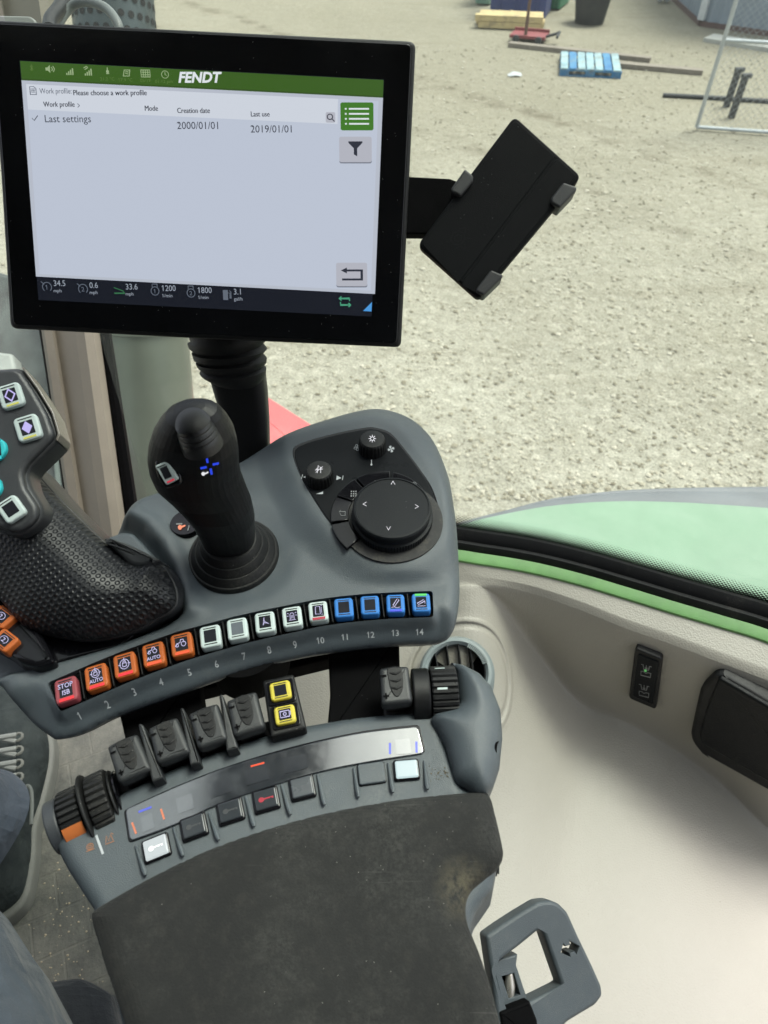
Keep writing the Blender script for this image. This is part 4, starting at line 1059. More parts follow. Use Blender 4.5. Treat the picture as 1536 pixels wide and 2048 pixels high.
CON_B = np.array([FC.at(p[0], p[1], HE)[:2] for p in spline(con_px, 4)])
shell = T.part('shell', sheet(FC, spline(con_px, 4), HE, con_h, .0022, .014, .006, cut=P_chan), M_shell, sharp=50)
T.part('underbody', prism(FC, spline([(u + (560 - u) * .06, v + (1150 - v) * .10) for u, v in con_px], 3), -.045, -.024, .004), M_shell_low)
T.part('round_foot', lathe(FC.pw(497, 1310, -.05), FC.n, [(.026, -.02), (.033, -.016), (.034, .0), (.034, .03)], 40), M_bracket)
T.part('key_channel', prism(FC, [(u + (490 - u) * -.004, v + (1285 - v) * -.01) for u, v in chan_px], -.012, -.0045, .0), M_bracket)
# numbers printed on the lip
g = MB()
for i, (u, v) in enumerate(((156, 1426), (211, 1402), (266, 1378), (320, 1358), (377, 1338), (431, 1321), (486, 1305), (537, 1292), (589, 1281), (640, 1272), (690, 1265), (741, 1260), (791, 1256), (840, 1254))):
    a, b = key_c[max(i - 1, 0)], key_c[min(i + 1, 13)]
    text(FC, u, v + 5, -.005, str(i + 1), 10.5, ang=math.degrees(math.atan2(a[1] - b[1], b[0] - a[0])) * .9, align='CENTER', mb=g, conform=con_surf, dh=.0004, stretch=1.55, bold=.012)
T.part('key_numbers', g, M_print, sharp=None)
def in_key(L, items, wd, k=1.0): return [(it[0], [(x * k, y * k) for x, y in it[1]]) if isinstance(it[0], str) else [(x * k, y * k) for x, y in it] for it in items]
TRACTOR = [('c', [(p[0] + 4, p[1] - 1) for p in circ(4.2, 4.2, 12)])] + [[(-9, -3), (-9, 1), (-2, 2), (-1, 7), (4, 7), (5, 1)], ('c', [(p[0] - 8, p[1] - 2.2) for p in circ(2.6, 2.6, 10)]), [(-12, -3), (-9.5, -3)]]
LOCK = [('c', [(-3.4, -4), (3.4, -4), (3.4, 2), (-3.4, 2)]), [(-2.2, 2), (-2.2, 5), (2.2, 5), (2.2, 2)], ('c', circ(8.2, 8.2, 16)), [(0, 6), (0, 11)], [(6, 0), (11, 0)], [(-6, 0), (-11, 0)]]
BEACON = [[(-4, -7), (-4, 3), (-2, 6), (2, 6), (4, 3), (4, -7)], [(-7, -8), (7, -8)], [(-1.5, -5), (-1.5, 2)], [(1.5, -5), (1.5, 2)]] + [[(7 * math.cos(RAD(a)), 2 + 7 * math.sin(RAD(a))), (11 * math.cos(RAD(a)), 2 + 11 * math.sin(RAD(a)))] for a in (-10, 25, 155, 190)]
ARROW = [[(-4, -7), (-1, 8), (-.5, 0), (8, -6), (-1, -2), (-4, -7)]]
MIRROR = [('c', [(-6, -7), (4, -8), (4, 8), (-5, 8)]), [(6, 9), (9, 9)], [(6, -9), (9, -9)], [(7, 6), (7, -6)]]
ARMUP = [('c', [(-6, -5), (-3, -8), (8, 6), (4, 9)]), [(-10, -10), (-4, -8.5), (3, -11), (10, -9)]]
ARMFLAT = [('c', [(-9, -3), (-7, -6), (7, 1), (6, 5)]), [(-9, -9), (9, -9)], [(8, -4), (8, 3)]]
specs = [(M_red, 'stop', 'red'), (M_orange, LOCK, 'red'), (M_orange, LOCK, 'red'), (M_orange, TRACTOR, 'orange'), (M_orange, TRACTOR, 'orange'), (M_white_ring, None, None), (M_white_ring, None, None), (M_white_ring, ARROW, None), (M_white_ring, BEACON, None), (M_white_ring, MIRROR, 'rose'), (M_blue, None, None), (M_blue, None, None), (M_blue, ARMUP, 'blue'), (M_blue, ARMFLAT, 'green')]
KEY_LABELS = ['red key lettered STOP ISB', 'orange key with a locked ring symbol and AUTO', 'orange key with a locked ring symbol', 'orange key with a tractor symbol and AUTO', 'orange key with a tractor symbol', 'white key with a blank dark window', 'white key with a blank window greyed by painted glare', 'white key with an arrowhead symbol', 'white key with a beacon symbol', 'white key with a mirror symbol and red bar', 'blue key with a blank window left of another', 'blue key with a blank window beside the raised arm key', 'blue key with a raised arm symbol and blue bar', 'blue key with a level arm symbol and green bar']
def console_key(T, L, s, m, icon, led, auto_=False, grey=False, win=True, wk=.26, up=False, depth=.0035, name='key', parent=None, sy=1.0):
    hs = s / 2
    key = T.part(name, prism_loc(L, rr(s, s * sy, s * .16), -.004, depth, .0014), m, parent)
    g = MB()
    for q in ((.37, .42), (-.37, .42)): prism_loc(L, [(-hs * .62, hs * (q[0] * 2 - .06) * sy), (hs * .62, hs * (q[0] * 2 - .06) * sy), (hs * .62, hs * (q[0] * 2 + .04) * sy), (-hs * .62, hs * (q[0] * 2 + .04) * sy)], depth, depth + .0001, 0, g)
    T.part('key_slots', g, M_black, key, sharp=None)
    T.part('key_window', prism_loc(L, rr(s * .58, s * .58 * sy, 1.2), depth - .0005, depth + .0002, 0), M_window_glare if grey else M_window, key)
    if icon == 'stop':
        g = MB(); 
        for dy, tx in ((3, 'STOP'), (-10, 'ISB')):
            q = L.l(0, dy, depth + .0005)
            V, Fc = glyphs(tx, .01, 0, 'CENTER'); g.add([L.p(x * 13, dy + y * 13, depth + .0006) for x, y in V], Fc)
        T.part('key_symbol', g, M_icon, key, sharp=None)
    elif icon:
        k = s / 46.0
        g = strokes(L, in_key(L, icon, 1, k * (1.0 if auto_ else 1.15)), 1.25 * k, depth + .0006)
        if auto_:
            g = MB(); sh = [(it[0], [(x, y + 5.5) for x, y in it[1]]) if isinstance(it[0], str) else [(x, y + 5.5) for x, y in it] for it in icon]
            strokes(L, in_key(L, sh, 1, k), 1.2 * k, depth + .0006, g)
            V, Fc = glyphs('AUTO', .012, 0, 'CENTER'); g.add([L.p(x * 10, -11.5 + y * 9.5, depth + .0006) for x, y in V], Fc)
        T.part('key_symbol', g, M_icon, key, sharp=None)
    if led:
        y = hs * (.8 if led == 'green' else -.8) * sy
        T.part('indicator', strokes(L, [('f', [(-s * .33, y - s * .06), (s * .33, y - s * .06), (s * .33, y + s * .06), (-s * .33, y + s * .06)])], 1, depth + .0004),
               {'red': M_led_red, 'orange': M_led_orange, 'blue': M_led_blue, 'green': M_led_green, 'rose': M_led_rose, 'yellow': M_led_yel, 'teal': M_led_teal}[led], key, sharp=None)
    return key
for i, ((u, v), s) in enumerate(zip(key_c, key_s)):
    a, b = key_c[max(i - 1, 0)], key_c[min(i + 1, 13)]; ang = math.degrees(math.atan2(a[1] - b[1], b[0] - a[0])) * .75
    m, ic, led = specs[i]; L = Loc(FC, u, v, .001, ang)
    kk = console_key(T, L, s * .93, m, ic, led, auto_=i in (1, 3), grey=i == 6)
    kk['label'] = KEY_LABELS[i]
    if i < 13:
        q = Loc(FC, (u + b[0]) / 2 if i else (u + key_c[1][0]) / 2, (v + b[1]) / 2 if i else (v + key_c[1][1]) / 2, .0, ang)
        q = Loc(FC, (u + key_c[i + 1][0]) / 2, (v + key_c[i + 1][1]) / 2, 0, ang + 2)
        T.part('key_divider', prism_loc(q, rr(2.6, s * 1.12, .8), -.004, .0015, .0004), M_black)
# knob panel
HP = .0085
T.part('panel_groove', prism(FC, [(u + (738 - u) * -.016, v + (985 - v) * -.016) for u, v, *_ in panel_px], .0, HP + .0016, .0012), M_gloss)
T.part('knob_panel', prism(FC, [(u + (738 - u) * .02, v + (985 - v) * .02) for u, v, *_ in panel_px], .001, HP + .0023, .0008), M_panel)
HP += .0024
def knob(u, v, r_top, h, name, label=None, off=21):
    o = FC.pw(u, v + off, HP); k = (Vector(FC.at(u + 1, v, HP)) - Vector(FC.at(u, v, HP))).length
    R_ = r_top * k; n = 96
    kn = lambda j, i: 1 + (.035 if (i % 4) < 2 else -.01) * (1 if 1 <= j <= 3 else 0)
    b = T.part(name, lathe(o, FC.n, [(R_ * 1.20, 0), (R_ * 1.18, .0012), (R_ * 1.14, h * .5), (R_ * 1.09, h * .86), (R_ * 1.0, h * .985), (R_ * .93, h), (R_ * .2, h * 1.005)], n, x=FC.x, knurl=kn), M_black, label=label, sharp=25)
    return b, o + FC.n * (h * 1.012)
def at_top(top):
    f = Frame(top, FC.n, FC.x); return f
def px_of(p):
    d = p - C; D = d.dot(-AX_B); return 768 + FPX * d.dot(AX_R) / D, 1024 - FPX * d.dot(AX_U) / D
kb, top = knob(640, 937, 23, .0125, 'knob', 'left knob with a crossed out note symbol')
f = at_top(top); u, v = px_of(top)
T.part('knob_symbol', strokes(Loc(f, u, v, .0002), [[(-3, -7), (-2, 8), (5, 2)], [(-8, -1), (8, 1)], [(-6, -6), (7, 6)], [(4, -7), (3, 5)], [(-6, -2), (-4, 3)]], 1.1, 0), M_icon_w, kb, sharp=None)
kb, top = knob(745, 875, 22.5, .0135, 'knob', 'upper knob with a snowflake symbol', off=23)
f = at_top(top); u, v = px_of(top)
T.part('knob_symbol', strokes(Loc(f, u, v, .0002), [('c', circ(3.6, 3.6, 8))] + [[(3.6 * math.cos(RAD(a)), 3.6 * math.sin(RAD(a))), (7.5 * math.cos(RAD(a)), 7.5 * math.sin(RAD(a)))] for a in range(0, 360, 45)], 1.2, 0), M_icon_w, kb, sharp=None)
g = MB(); LP = lambda u, v: Loc(FC, u, v, HP + .0002)
for k in range(4):
    a = RAD(k * 90 + 20); strokes(LP(782, 898), [('f', [(0, 0), (6.5 * math.cos(a - .5), 6.5 * math.sin(a - .5)), (7 * math.cos(a), 7 * math.sin(a)), (6 * math.cos(a + .5), 6 * math.sin(a + .5))])], 1, 0, g)
    strokes(LP(714, 895), [('c', [(0, 0), (5.5 * math.cos(a - .5), 5.5 * math.sin(a - .5)), (6.4 * math.cos(a), 6.4 * math.sin(a)), (5 * math.cos(a + .5), 5 * math.sin(a + .5))])], .8, 0, g)
strokes(LP(743, 925), [[(0, 6), (0, -2)], ('f', [(p[0], p[1] - 4) for p in circ(2, 2.2, 8)])], 1.4, 0, g)
strokes(LP(611, 954), [('f', [(-5, 0), (5, 4), (5, -4)]), [(-6, 5), (-8, -4)]], 1.2, 0, g)
strokes(LP(679, 956), [('f', [(-6, 5), (4, 0), (-6, -4)]), [(7, 5), (6, -4)]], 1.2, 0, g)
strokes(LP(639, 986), [('f', [(-7, -2), (7, -2), (7, 3)])], 1, 0, g)
T.part('panel_symbols', g, M_print, sharp=None)
# dial with its ring of glossy keys
Ld = Loc(FC, 784, 1041, HP); dc = FC.w(*Ld.o); RD = 75 * (Vector(FC.at(784, 1010, .02)) - Vector(FC.at(783, 1010, .02))).length
T.part('dial_well', lathe(dc, FC.n, [(RD * 1.36, -.001), (RD * 1.36, .0006), (RD * 1.2, .0008), (RD * .9, .0003)], 64, x=FC.x), M_dusty)
for k, (a0, a1) in enumerate(((192, 226), (157, 190), (127, 155.5), (88, 125.5), (38, 86.5))):
    r0 = RD * 1.09; rf = lambda a: RD * (1.2 + .36 * min(max((a - 25) / 70, 0), 1))
    ofs = FC.at(778, 1033, HP)
    P = [(rf(a) * math.cos(RAD(a)), rf(a) * math.sin(RAD(a))) for a in np.linspace(a0 + .6, a1 - .6, 9)] + [(r0 * math.cos(RAD(a)), r0 * math.sin(RAD(a))) for a in np.linspace(a1 - .6, a0 + .6, 9)]
    V, Fc = prism_local([(ofs[0] + x, ofs[1] + y) for x, y in P], Ld.o.z, Ld.o.z + .0032, .0006); g = MB(); g.add([FC.w(*p) for p in V], Fc)
    kp = T.part('arc_key', g, M_gloss)
    am = RAD((a0 + a1) / 2); rm = RD * 1.34; f = Frame(FC.w(Ld.o.x + rm * math.cos(am), Ld.o.y + rm * math.sin(am), Ld.o.z + .0034), FC.n, FC.x); u, v = px_of(f.o)
    sym = [[('c', [(-6, 4), (6, 4), (6, -4), (-2, -4)]), [(-6, 4), (-3, 7)]], [('c', [(-6, 4), (6, 4), (6, -4), (-2, -4)]), [(-6, 4), (-3, 7)]], sum([[('f', [(x - 1.4, y - 1.4), (x + 1.4, y - 1.4), (x + 1.4, y + 1.4), (x - 1.4, y + 1.4)]) for x in (-4.5, 0, 4.5)] for y in (-4.5, 0, 4.5)], []), [[(-6, 2), (-2, -2), (6, -2)]], [('c', circ(4, 4, 8)), ('c', circ(1.5, 1.5, 6))]][k]
    if k: T.part('key_symbol', strokes(Loc(f, u, v, .0001), sym, 1, 0), M_faint, kp, sharp=None)
kn = lambda j, i: 1 + (.008 if i % 2 else -.008) * (1 if j in (1, 2) else 0)
dial = T.part('dial', lathe(dc, FC.n, [(RD * 1.06, .001), (RD * 1.07, .002), (RD * 1.07, .008), (RD * 1.0, .0085), (RD * 1.0, .012), (RD * 1.02, .0155), (RD * 1.03, .0172), (RD * 1.0, .0186), (RD * .965, .0188), (RD * .955, .0180), (RD * .94, .0180), (RD * .3, .0182)], 180, x=FC.x, knurl=kn), M_dial, sharp=22)
f = Frame(dc + FC.n * .0186, FC.n, FC.x); u0, v0 = px_of(f.o); g = MB()
for (u, v), a in (((786, 966), 0), ((730, 1008), 90), ((777, 1056), 180), ((833, 1013), 270)): strokes(Loc(f, u, v, 0, a), [[(-4, -3), (0, 4), (4, -3)]], 1.1, 0, g)
T.part('dial_arrows', g, M_icon_w, dial, sharp=None)
# indicator disc behind the joystick
o = FC.pw(371, 1045, 0); 
L = Loc(FC, 371, 1045, .0035); k = L.sx
T.part('indicator_disc', lathe(FC.w(*L.o) - FC.n * .006, FC.n, [(31 * k, 0), (31 * k, .0055), (30 * k, .0062), (5 * k, .0062)], 40, x=FC.x), M_gloss)
T.part('disc_marks', strokes(Loc(FC, 372, 1042, .0042), [('f', [(x - a, y - b), (x + a, y - b), (x + a, y + b), (x - a, y + b)]) for x, y, a, b in ((2, 17, 1.2, 6), (13, 2, 6, 1.4), (8, -14, 1.2, 5), (-12, -6, 6, 1.4))], 1, .0002), M_faint, sharp=None)
T.part('key_light', strokes(Loc(FC, 360, 1055, .0042, 12), [('f', circ(4.2, 5, 12)), ('f', [(3, -1.8), (10, -.6), (12, 1.5), (10, 3), (3, 2)])], 1, .0003), screen('orange_key_light', 255, 150, 110), sharp=None)
# side keypad at the left edge
T.part('side_keypad', prism(FC, round_poly([(-80, 1130), (0, 1198), (42, 1232), (78, 1262), (108, 1320), (70, 1332), (36, 1322), (0, 1292), (-80, 1250)], 8), -.03, .012, .004), M_gloss)
NUM2 = [[(8 * math.cos(RAD(a)), 8 * math.sin(RAD(a))) for a in range(-60, 241, 25)]]
for (u, v) in ((8, 1239), (14, 1286)):
    L = Loc(FC, u, v, .0125, -38); kk = console_key(T, L, 40, M_orange, NUM2, None, win=False, depth=.005)
    V, Fc = glyphs('2', .01, 0, 'CENTER'); g = MB(); g.add([L.p(x * 13, -5 + y * 13, .0058) for x, y in V], Fc); T.part('key_numeral', g, M_icon, kk, sharp=None)
T.part('bay_insert', prism(FC, round_poly([(60, 1235), (220, 1276), (300, 1245), (240, 1292), (110, 1325)], 6), -.02, -.004, .002), M_gloss)
# grey fin between the lever and the ridge
T.part('bay_cover', prism(FC, round_poly([(205, 1076), (244, 1062), (266, 1064), (318, 1120), (300, 1150), (240, 1140)], 6), -.02, .004, .004), M_shell)

# ================================================================== JOYSTICK
jb = FC.pw(468, 1109, -.002)
FJ = Frame(jb, -FC.y, FC.x)
T = Thing('joystick', 'black joystick with a ribbed thumb cap and blue cross lights', 'joystick', Frame(jb, FC.n, FC.x))
Lb = Loc(FC, 468, 1109, 0); k = Lb.sx
R_ = 90 * k
T.part('boot', lathe(jb, FC.n, [(R_, -.002), (R_, .001), (R_ * .97, .003), (R_ * .93, .003), (R_ * .89, .0055), (R_ * .82, .0085), (R_ * .79, .0085), (R_ * .76, .012), (R_ * .70, .0155), (R_ * .67, .0155), (R_ * .64, .019), (R_ * .58, .022), (R_ * .4, .023)], 56, x=FC.x), M_rubber)
z3 = lambda x, y: (x / 2.56, 660 + y / 2.56)
sil = [(1115, 866, 1295, 1130), (1110, 1062, 1300, 0), (1050, 1030, 1305, 0), (960, 987, 1302, 0), (890, 935, 1285, 0), (830, 868, 1262, 0), (760, 795, 1234, 0), (700, 768, 1222, 0), (640, 758, 1220, 0), (580, 763, 1212, 0), (520, 782, 1195, 0), (470, 812, 1168, 0), (430, 848, 1138, 0), (405, 890, 1110, 0), (394, 925, 1082, 0), (388, 962, 1050, 0), (386, 995, 1020, 0)]
rings = []
spec = [(1150, 1068, 1300)] + [(y, a, b) for y, a, b, _ in sil[1:]]
cen = []
for y, a, b in spec:
    u, v = z3((a + b) / 2, y); p = FJ.pw(u, v); hw = (b - a) / 2 / 2.56 * (p - C).dot(-AX_B) / FPX; cen.append((p, hw))
for i, (p, hw) in enumerate(cen):
    ring = []; y_ax = -FC.y          # towards the driver
    dep = hw * (.86 if i < 5 else .74)
    for q in range(40):
        a = 2 * math.pi * q / 40; c_, s_ = math.cos(a), math.sin(a); ex = 2.25
        ring.append(p + FC.x * (hw * math.copysign(abs(c_) ** (2 / ex), c_)) + y_ax * (dep * math.copysign(abs(s_) ** (2 / ex), s_)) + FC.n * (-.10 * 0))
    rings.append(ring)
M_grip = plastic('joystick_soft_black', (.004, .0046, .0056, 1), .42, specks=.36, spec=.3)
T.part('grip', loft(rings), M_grip, sharp=None)
def mb_hit(mb, u, v):             # first hit of a pixel's ray on a mesh under construction: point and facing normal
    d = np.array(ray(u, v)); o = np.array(C); V = np.array([tuple(p) for p in mb.v]); tri = []
    for f in mb.f:
        for i in range(1, len(f) - 1): tri.append((f[0], f[i], f[i + 1]))
    tri = np.array(tri); a, b, c_ = V[tri[:, 0]], V[tri[:, 1]], V[tri[:, 2]]
    e1, e2 = b - a, c_ - a; p = np.cross(d, e2); det = (e1 * p).sum(1); det[np.abs(det) < 1e-14] = 1e-14
    s = o - a; uu = (s * p).sum(1) / det; q = np.cross(s, e1); vv = (q @ d) / det; t_ = (e2 * q).sum(1) / det
    ok = (uu >= -1e-6) & (vv >= -1e-6) & (uu + vv <= 1 + 1e-6) & (t_ > 0); i = np.where(ok, t_, 1e9).argmin()
    n_ = Vector(np.cross(e1[i], e2[i])).normalized(); P = Vector(o + d * t_[i])
    if n_.dot(C - P) < 0: n_ = -n_
    return P, n_
GRIP = loft(rings)
def on_grip(u, v): P, n_ = mb_hit(GRIP, u, v); return Frame(P, n_, FC.x)
P, n_ = mb_hit(GRIP, 396, 870); ax = (AX_R * -.17 + AX_U * .72 + AX_B * .66).normalized(); k = (P - C).dot(-AX_B) / FPX
r0 = 40 * k; prof = []
for s_, rr_ in ((-.35, 1.04), (-.1, 1.03), (.0, 1.0), (.06, .95), (.10, .99), (.18, .97), (.23, .91), (.28, .95), (.36, .92), (.41, .86), (.46, .88), (.54, .83)): prof.append((r0 * rr_, .021 * s_))
for i in range(31):
    q = i / 30; prof.append((max(r0 * (.81 * math.cos(q * 1.52) ** .9) + (.0009 if i % 2 else 0), .0004), .021 * (.57 + .46 * math.sin(q * 1.52) ** 1.2)))
T.part('thumb_cap', lathe(P - ax * .003, ax, prof, 48, x=FC.x), plastic('cap_rubber', (.0075, .008, .009, 1), .38, spec=.5), sharp=28)
def conf_grip(L, items, wd, off):
    g = strokes(L, items, wd, 0); o = MB()
    for p in g.v: u, v = px_of(p); q, m_ = mb_hit(GRIP, u, v); o.v.append(q + m_ * off)
    o.f = g.f; return o
f = on_grip(418, 931); f2 = Frame(f.o, AX_B, (1, 0, 0)); L = Loc(f2, 418, 931, 0)
bars = []
for x, y, a, w_, h_ in ((-4, 12, 12, 4.4, 12.5), (13, 4, 12, 12.5, 4.4), (4, -11, 12, 4.4, 12.5), (-11, -3.5, 12, 12.5, 4.4)):
    c_, s_ = math.cos(RAD(a)), math.sin(RAD(a)); bars.append(('f', [(x + p * c_ - q * s_, y + p * s_ + q * c_) for p, q in ((-w_ / 2, -h_ / 2), (w_ / 2, -h_ / 2), (w_ / 2, h_ / 2), (-w_ / 2, h_ / 2))]))
T.part('cross_lights', conf_grip(L, bars, 1, .0005), screen('cross_blue', 40, 70, 230), sharp=None)
T.part('key_light', conf_grip(L, [('f', [(p[0] - 11.5, p[1] - 15.5) for p in circ(3.6, 3.8, 12)]), ('f', [(-9, -17), (-2, -14), (-1, -11.5), (-3, -11), (-8, -13.5)])], 1, .0006), M_icon_w, sharp=None)
# side key on the grip
P, n_ = mb_hit(GRIP, 333, 948); f = Frame(P, (n_ * .45 + AX_B * 2).normalized(), AX_R); 
hou = [(307, 922), (336, 910), (362, 950), (363, 968), (330, 978), (313, 955)]
sk = T.part('side_key', prism(f, round_poly([(309, 932), (335, 921), (356, 958), (332, 971)], 4), -.008, .0062, .0009), M_white_ring)
T.part('key_housing', prism(f, round_poly(hou, 8), -.014, .0034, .002), M_gloss, sk)
T.part('key_window', prism(f, [(319, 937), (333, 931), (344, 953), (330, 959)], .0055, .0064), M_window, sk)
T.part('indicator', prism(f, [(333, 963.5), (347, 957), (349, 960), (335, 966.5)], .0055, .0065), M_led_rose, sk)
T.part('key_slots', prism(f, [(314, 934.5), (330, 928), (331, 929.6), (315, 936)], .0055, .0065), M_black, sk)

# ================================================================== DRIVE LEVER (palm grip with key head)
FL = Frame.view(250, 1200, .545, up=14)
T = Thing('drive_lever', 'large drive lever with dimpled palm rest and white and teal keys', 'drive lever', FL)
lev_px = [(-90, 930), (20, 905), (66, 938), (90, 965), (120, 998), (164, 1041), (205, 1080), (250, 1119), (283, 1130), (312, 1124), (334, 1142), (352, 1180), (348, 1215), (312, 1238), (273, 1259), (219, 1276), (156, 1280), (78, 1265), (39, 1243), (0, 1197), (-90, 1110)]
LEVB = spline(lev_px, 5)
pk = np.array([FL.at(u, v, 0)[:2] for u, v in ((20, 980), (100, 1090), (190, 1180))])
def lev_h(X, d):
    h = dome(d, .034, .022); q = poly_dist(X, pk, False); h = h + .010 * np.exp(-(q / .028) ** 2)
    return h
T.part('palm_rest', sheet(FL, LEVB, 0, lev_h, .0025, 0), M_dimple, sharp=None)
T.part('palm_base', prism(FL, [(u + (120 - u) * -.012, v + (1110 - v) * -.012) for u, v, *_ in LEVB], -.05, .0015, .0012), plastic('lever_rubber_rim', (.016, .017, .019, 1), .4))
# smooth neck skirt and back cap
cap_px = [(205, 1076), (245, 1084), (300, 1110), (316, 1122), (290, 1134), (262, 1132), (240, 1112)]
T.part('neck_cap', prism(FL, spline(cap_px, 3), -.02, .011, .004), plastic('lever_satin', (.024, .026, .028, 1), .3))
FH = Frame.view(50, 900, .520, up=12, right=6)
head = [(-90, 740), (0, 734), (33, 732), (49, 738), (76, 777), (104, 824), (118, 866), (113, 881), (62, 930), (53, 945), (60, 972), (84, 1010), (83, 1036), (66, 1056), (40, 1071), (18, 1070), (-20, 1055), (-90, 1010)]
M_head = plastic('head_dark_satin', (.030, .032, .035, 1), .36, specks=.3)
M_taupe = plastic('taupe_edge_trim', (.15, .135, .115, 1), .3, coat=.3)
T.part('head_shell', prism(FH, round_poly(head, 10, 3), -.030, -.0035, .006, seg=4), M_head)
T.part('edge_trim', prism(FH, round_poly([(44, 733), (52, 739), (80, 778), (108, 824), (121, 868), (115, 882), (110, 880), (114, 867), (102, 826), (74, 780), (47, 743)], 2), -.026, -.0022, .0012), M_taupe)
def inset(P, c_, k): return [(c_[0] + (u - c_[0]) * k, c_[1] + (v - c_[1]) * k) for u, v in P]
head2 = [(-90, 742), (0, 737), (27, 735), (41, 742), (66, 779), (93, 826), (107, 866), (102, 878), (54, 926), (44, 946), (50, 974), (75, 1012), (75, 1032), (60, 1050), (38, 1063), (20, 1063), (-18, 1049), (-90, 1003)]
hp = T.part('head_panel', prism(FH, round_poly(head2, 9, 3), -.006, .0, .0035, seg=4), M_head)
def head_key(u, v, s, ang, m, icon, led=None, mi=M_lav, shape=None):
    L = Loc(FH, u, v, .0005, ang); kk = T.part('key', prism_loc(L, shape or rr(s, s, s * .18), -.002, .0034, .0014), m)
    T.part('key_window', prism_loc(L, rr(s * .56, s * .56, 1), .002, .0036, 0), M_window, kk)
    T.part('key_slots', prism_loc(L, [(-s * .3, s * .36), (s * .3, s * .36), (s * .3, s * .40), (-s * .3, s * .40)], .002, .0036, 0), M_black, kk)
    if icon: T.part('key_symbol', strokes(L, icon, s * .06, .0038), mi, kk, sharp=None)
    if led: T.part('indicator', strokes(L, [('f', [(-s * .27, -s * .43), (s * .27, -s * .43), (s * .27, -s * .36), (-s * .27, -s * .36)])], 1, .0037), led, kk, sharp=None)
head_key(24, 794, 47, 17, M_white_ring, [('c', [(-10, 0), (0, 12), (10, 0), (0, -12)])], M_led_yel)
head_key(58, 858, 49, 17, M_white_ring, [('f', [(-11, 0), (0, 13), (11, 0), (0, -13)])], M_led_yel)
head_key(25, 1020, 46, 33, M_white_ring, None)
head_key(-7, 902, 46, 8, M_teal, [('c', [(-8, -6), (8, -6), (8, 6), (-8, 6)])], M_led_teal, shape=round_poly([(-22, -22), (10, -20), (24, -4), (22, 14), (8, 24), (-22, 24)], 8))
head_key(-12, 976, 40, 0, M_teal, None, shape=round_poly([(-20, -20), (12, -18), (20, -4), (14, 16), (2, 20), (-20, 20)], 8))

# ================================================================== ARMREST
FA = Frame.view(560, 1560, .50, up=38)
T = ARM = Thing('armrest', 'grey armrest with worn dark pad, rocker levers, finger wheels and square keys', 'armrest', FA)
arm_px = [(112, 1668), (128, 1650), (160, 1632), (230, 1598), (300, 1562), (400, 1518), (500, 1483), (600, 1457), (700, 1440), (800, 1430), (866, 1427), (880, 1440), (905, 1520), (930, 1580), (975, 1592), (1000, 1700), (985, 1780), (950, 1830), (940, 1860), (965, 1930), (1000, 2048), (1030, 2200), (330, 2330), (250, 2060), (222, 1950), (190, 1822), (140, 1745), (112, 1692)]
ARMB = spline(round_poly(arm_px, 8, 2), 3)
side_px = np.array([FA.at(u, v, -.01)[:2] for u, v in ((112, 1680), (150, 1760), (190, 1850), (222, 1950), (250, 2060), (330, 2330))])
def arm_h(X, d):
    e = np.clip(1 - d / .010, 0, 1); h = -.010 * (1 - np.sqrt(np.clip(1 - e * e, 0, 1)))
    return h
T.part('shell', sheet(FA, ARMB, -.010, arm_h, .003, .045, -.004), M_shell, sharp=60)
PADH = .012
pad_px = [(184, 1836), (192, 1820), (220, 1802), (300, 1757), (400, 1708), (500, 1670), (600, 1640), (700, 1617), (800, 1600), (900, 1589), (965, 1586), (979, 1594), (988, 1620), (1004, 1690), (1006, 1714), (996, 1736), (968, 1760), (942, 1784), (932, 1812), (936, 1850), (958, 1905), (983, 1980), (1003, 2060), (1040, 2230), (340, 2360), (258, 2075), (225, 1975), (198, 1890)]
MUD = FA.at(930, 1775, PADH)
M_pad = pad_mat()
def pad_h(X, d):
    n_ = np.sin(X[:, 0] * 31 + 1) * np.sin(X[:, 1] * 23) * .0006
    dn = np.hypot(X[:, 0] - MUD[0] - .004, X[:, 1] - MUD[1])
    return dome(d, .016, PADH) + n_ * sstep(d, .01, .03) - .004 * np.exp(-(dn / .022) ** 2) * sstep(d, .0, .015)
T.part('pad', sheet(FA, spline(pad_px, 4), .001, pad_h, .003, .012, .0), M_pad, sharp=None)
T.part('pad_base', prism(FA, round_poly([(945, 1800), (972, 1768), (984, 1764), (985, 1778), (960, 1806), (944, 1824)], 4), -.04, -.012, .003), M_shell)
# display strip under clear cover
strip_t = [(250, 1619), (330, 1582), (430, 1542), (530, 1510), (630, 1484), (730, 1464), (836, 1452)]
strip_b = [(849, 1507), (740, 1524), (640, 1544), (540, 1573), (440, 1608), (350, 1650), (260, 1683)]
def corner_round(P, k=9):
    return round_poly(P, [k if i in (0, 24, 25, 49) else 0 for i in range(len(P))], 3)
stp = corner_round([tuple(p)[:2] for p in spline(strip_t, 4, False)] + [tuple(p)[:2] for p in spline(strip_b, 4, False)])
T.part('strip_groove', prism(FA, [(u + (548 - u) * -.010, v + (1567 - v) * -.03) for u, v in stp], -.001, .0006, .0004), M_gloss)
strip = T.part('display_strip', prism(FA, stp, .0, .0016, .0008), plastic('strip_smoked_cover', (.018, .022, .028, 1), .12, gb=0, mott=.25, spec=.5, dust=.06, ms=20, ior=2.7))
SL = lambda u, v, a: Loc(FA, u, v, .0018, a)
g = strokes(SL(290, 1619, 21), [[(-14, 0), (14, 0)]], 4, 0); strokes(SL(780, 1497, 0), [[(0, -11), (0, 11)]], 4.5, 0, g); strokes(SL(833, 1494, 0), [[(0, -11), (0, 11)]], 4.5, 0, g)
T.part('blue_bars', g, screen('strip_blue', 95, 110, 235), strip, sharp=None)
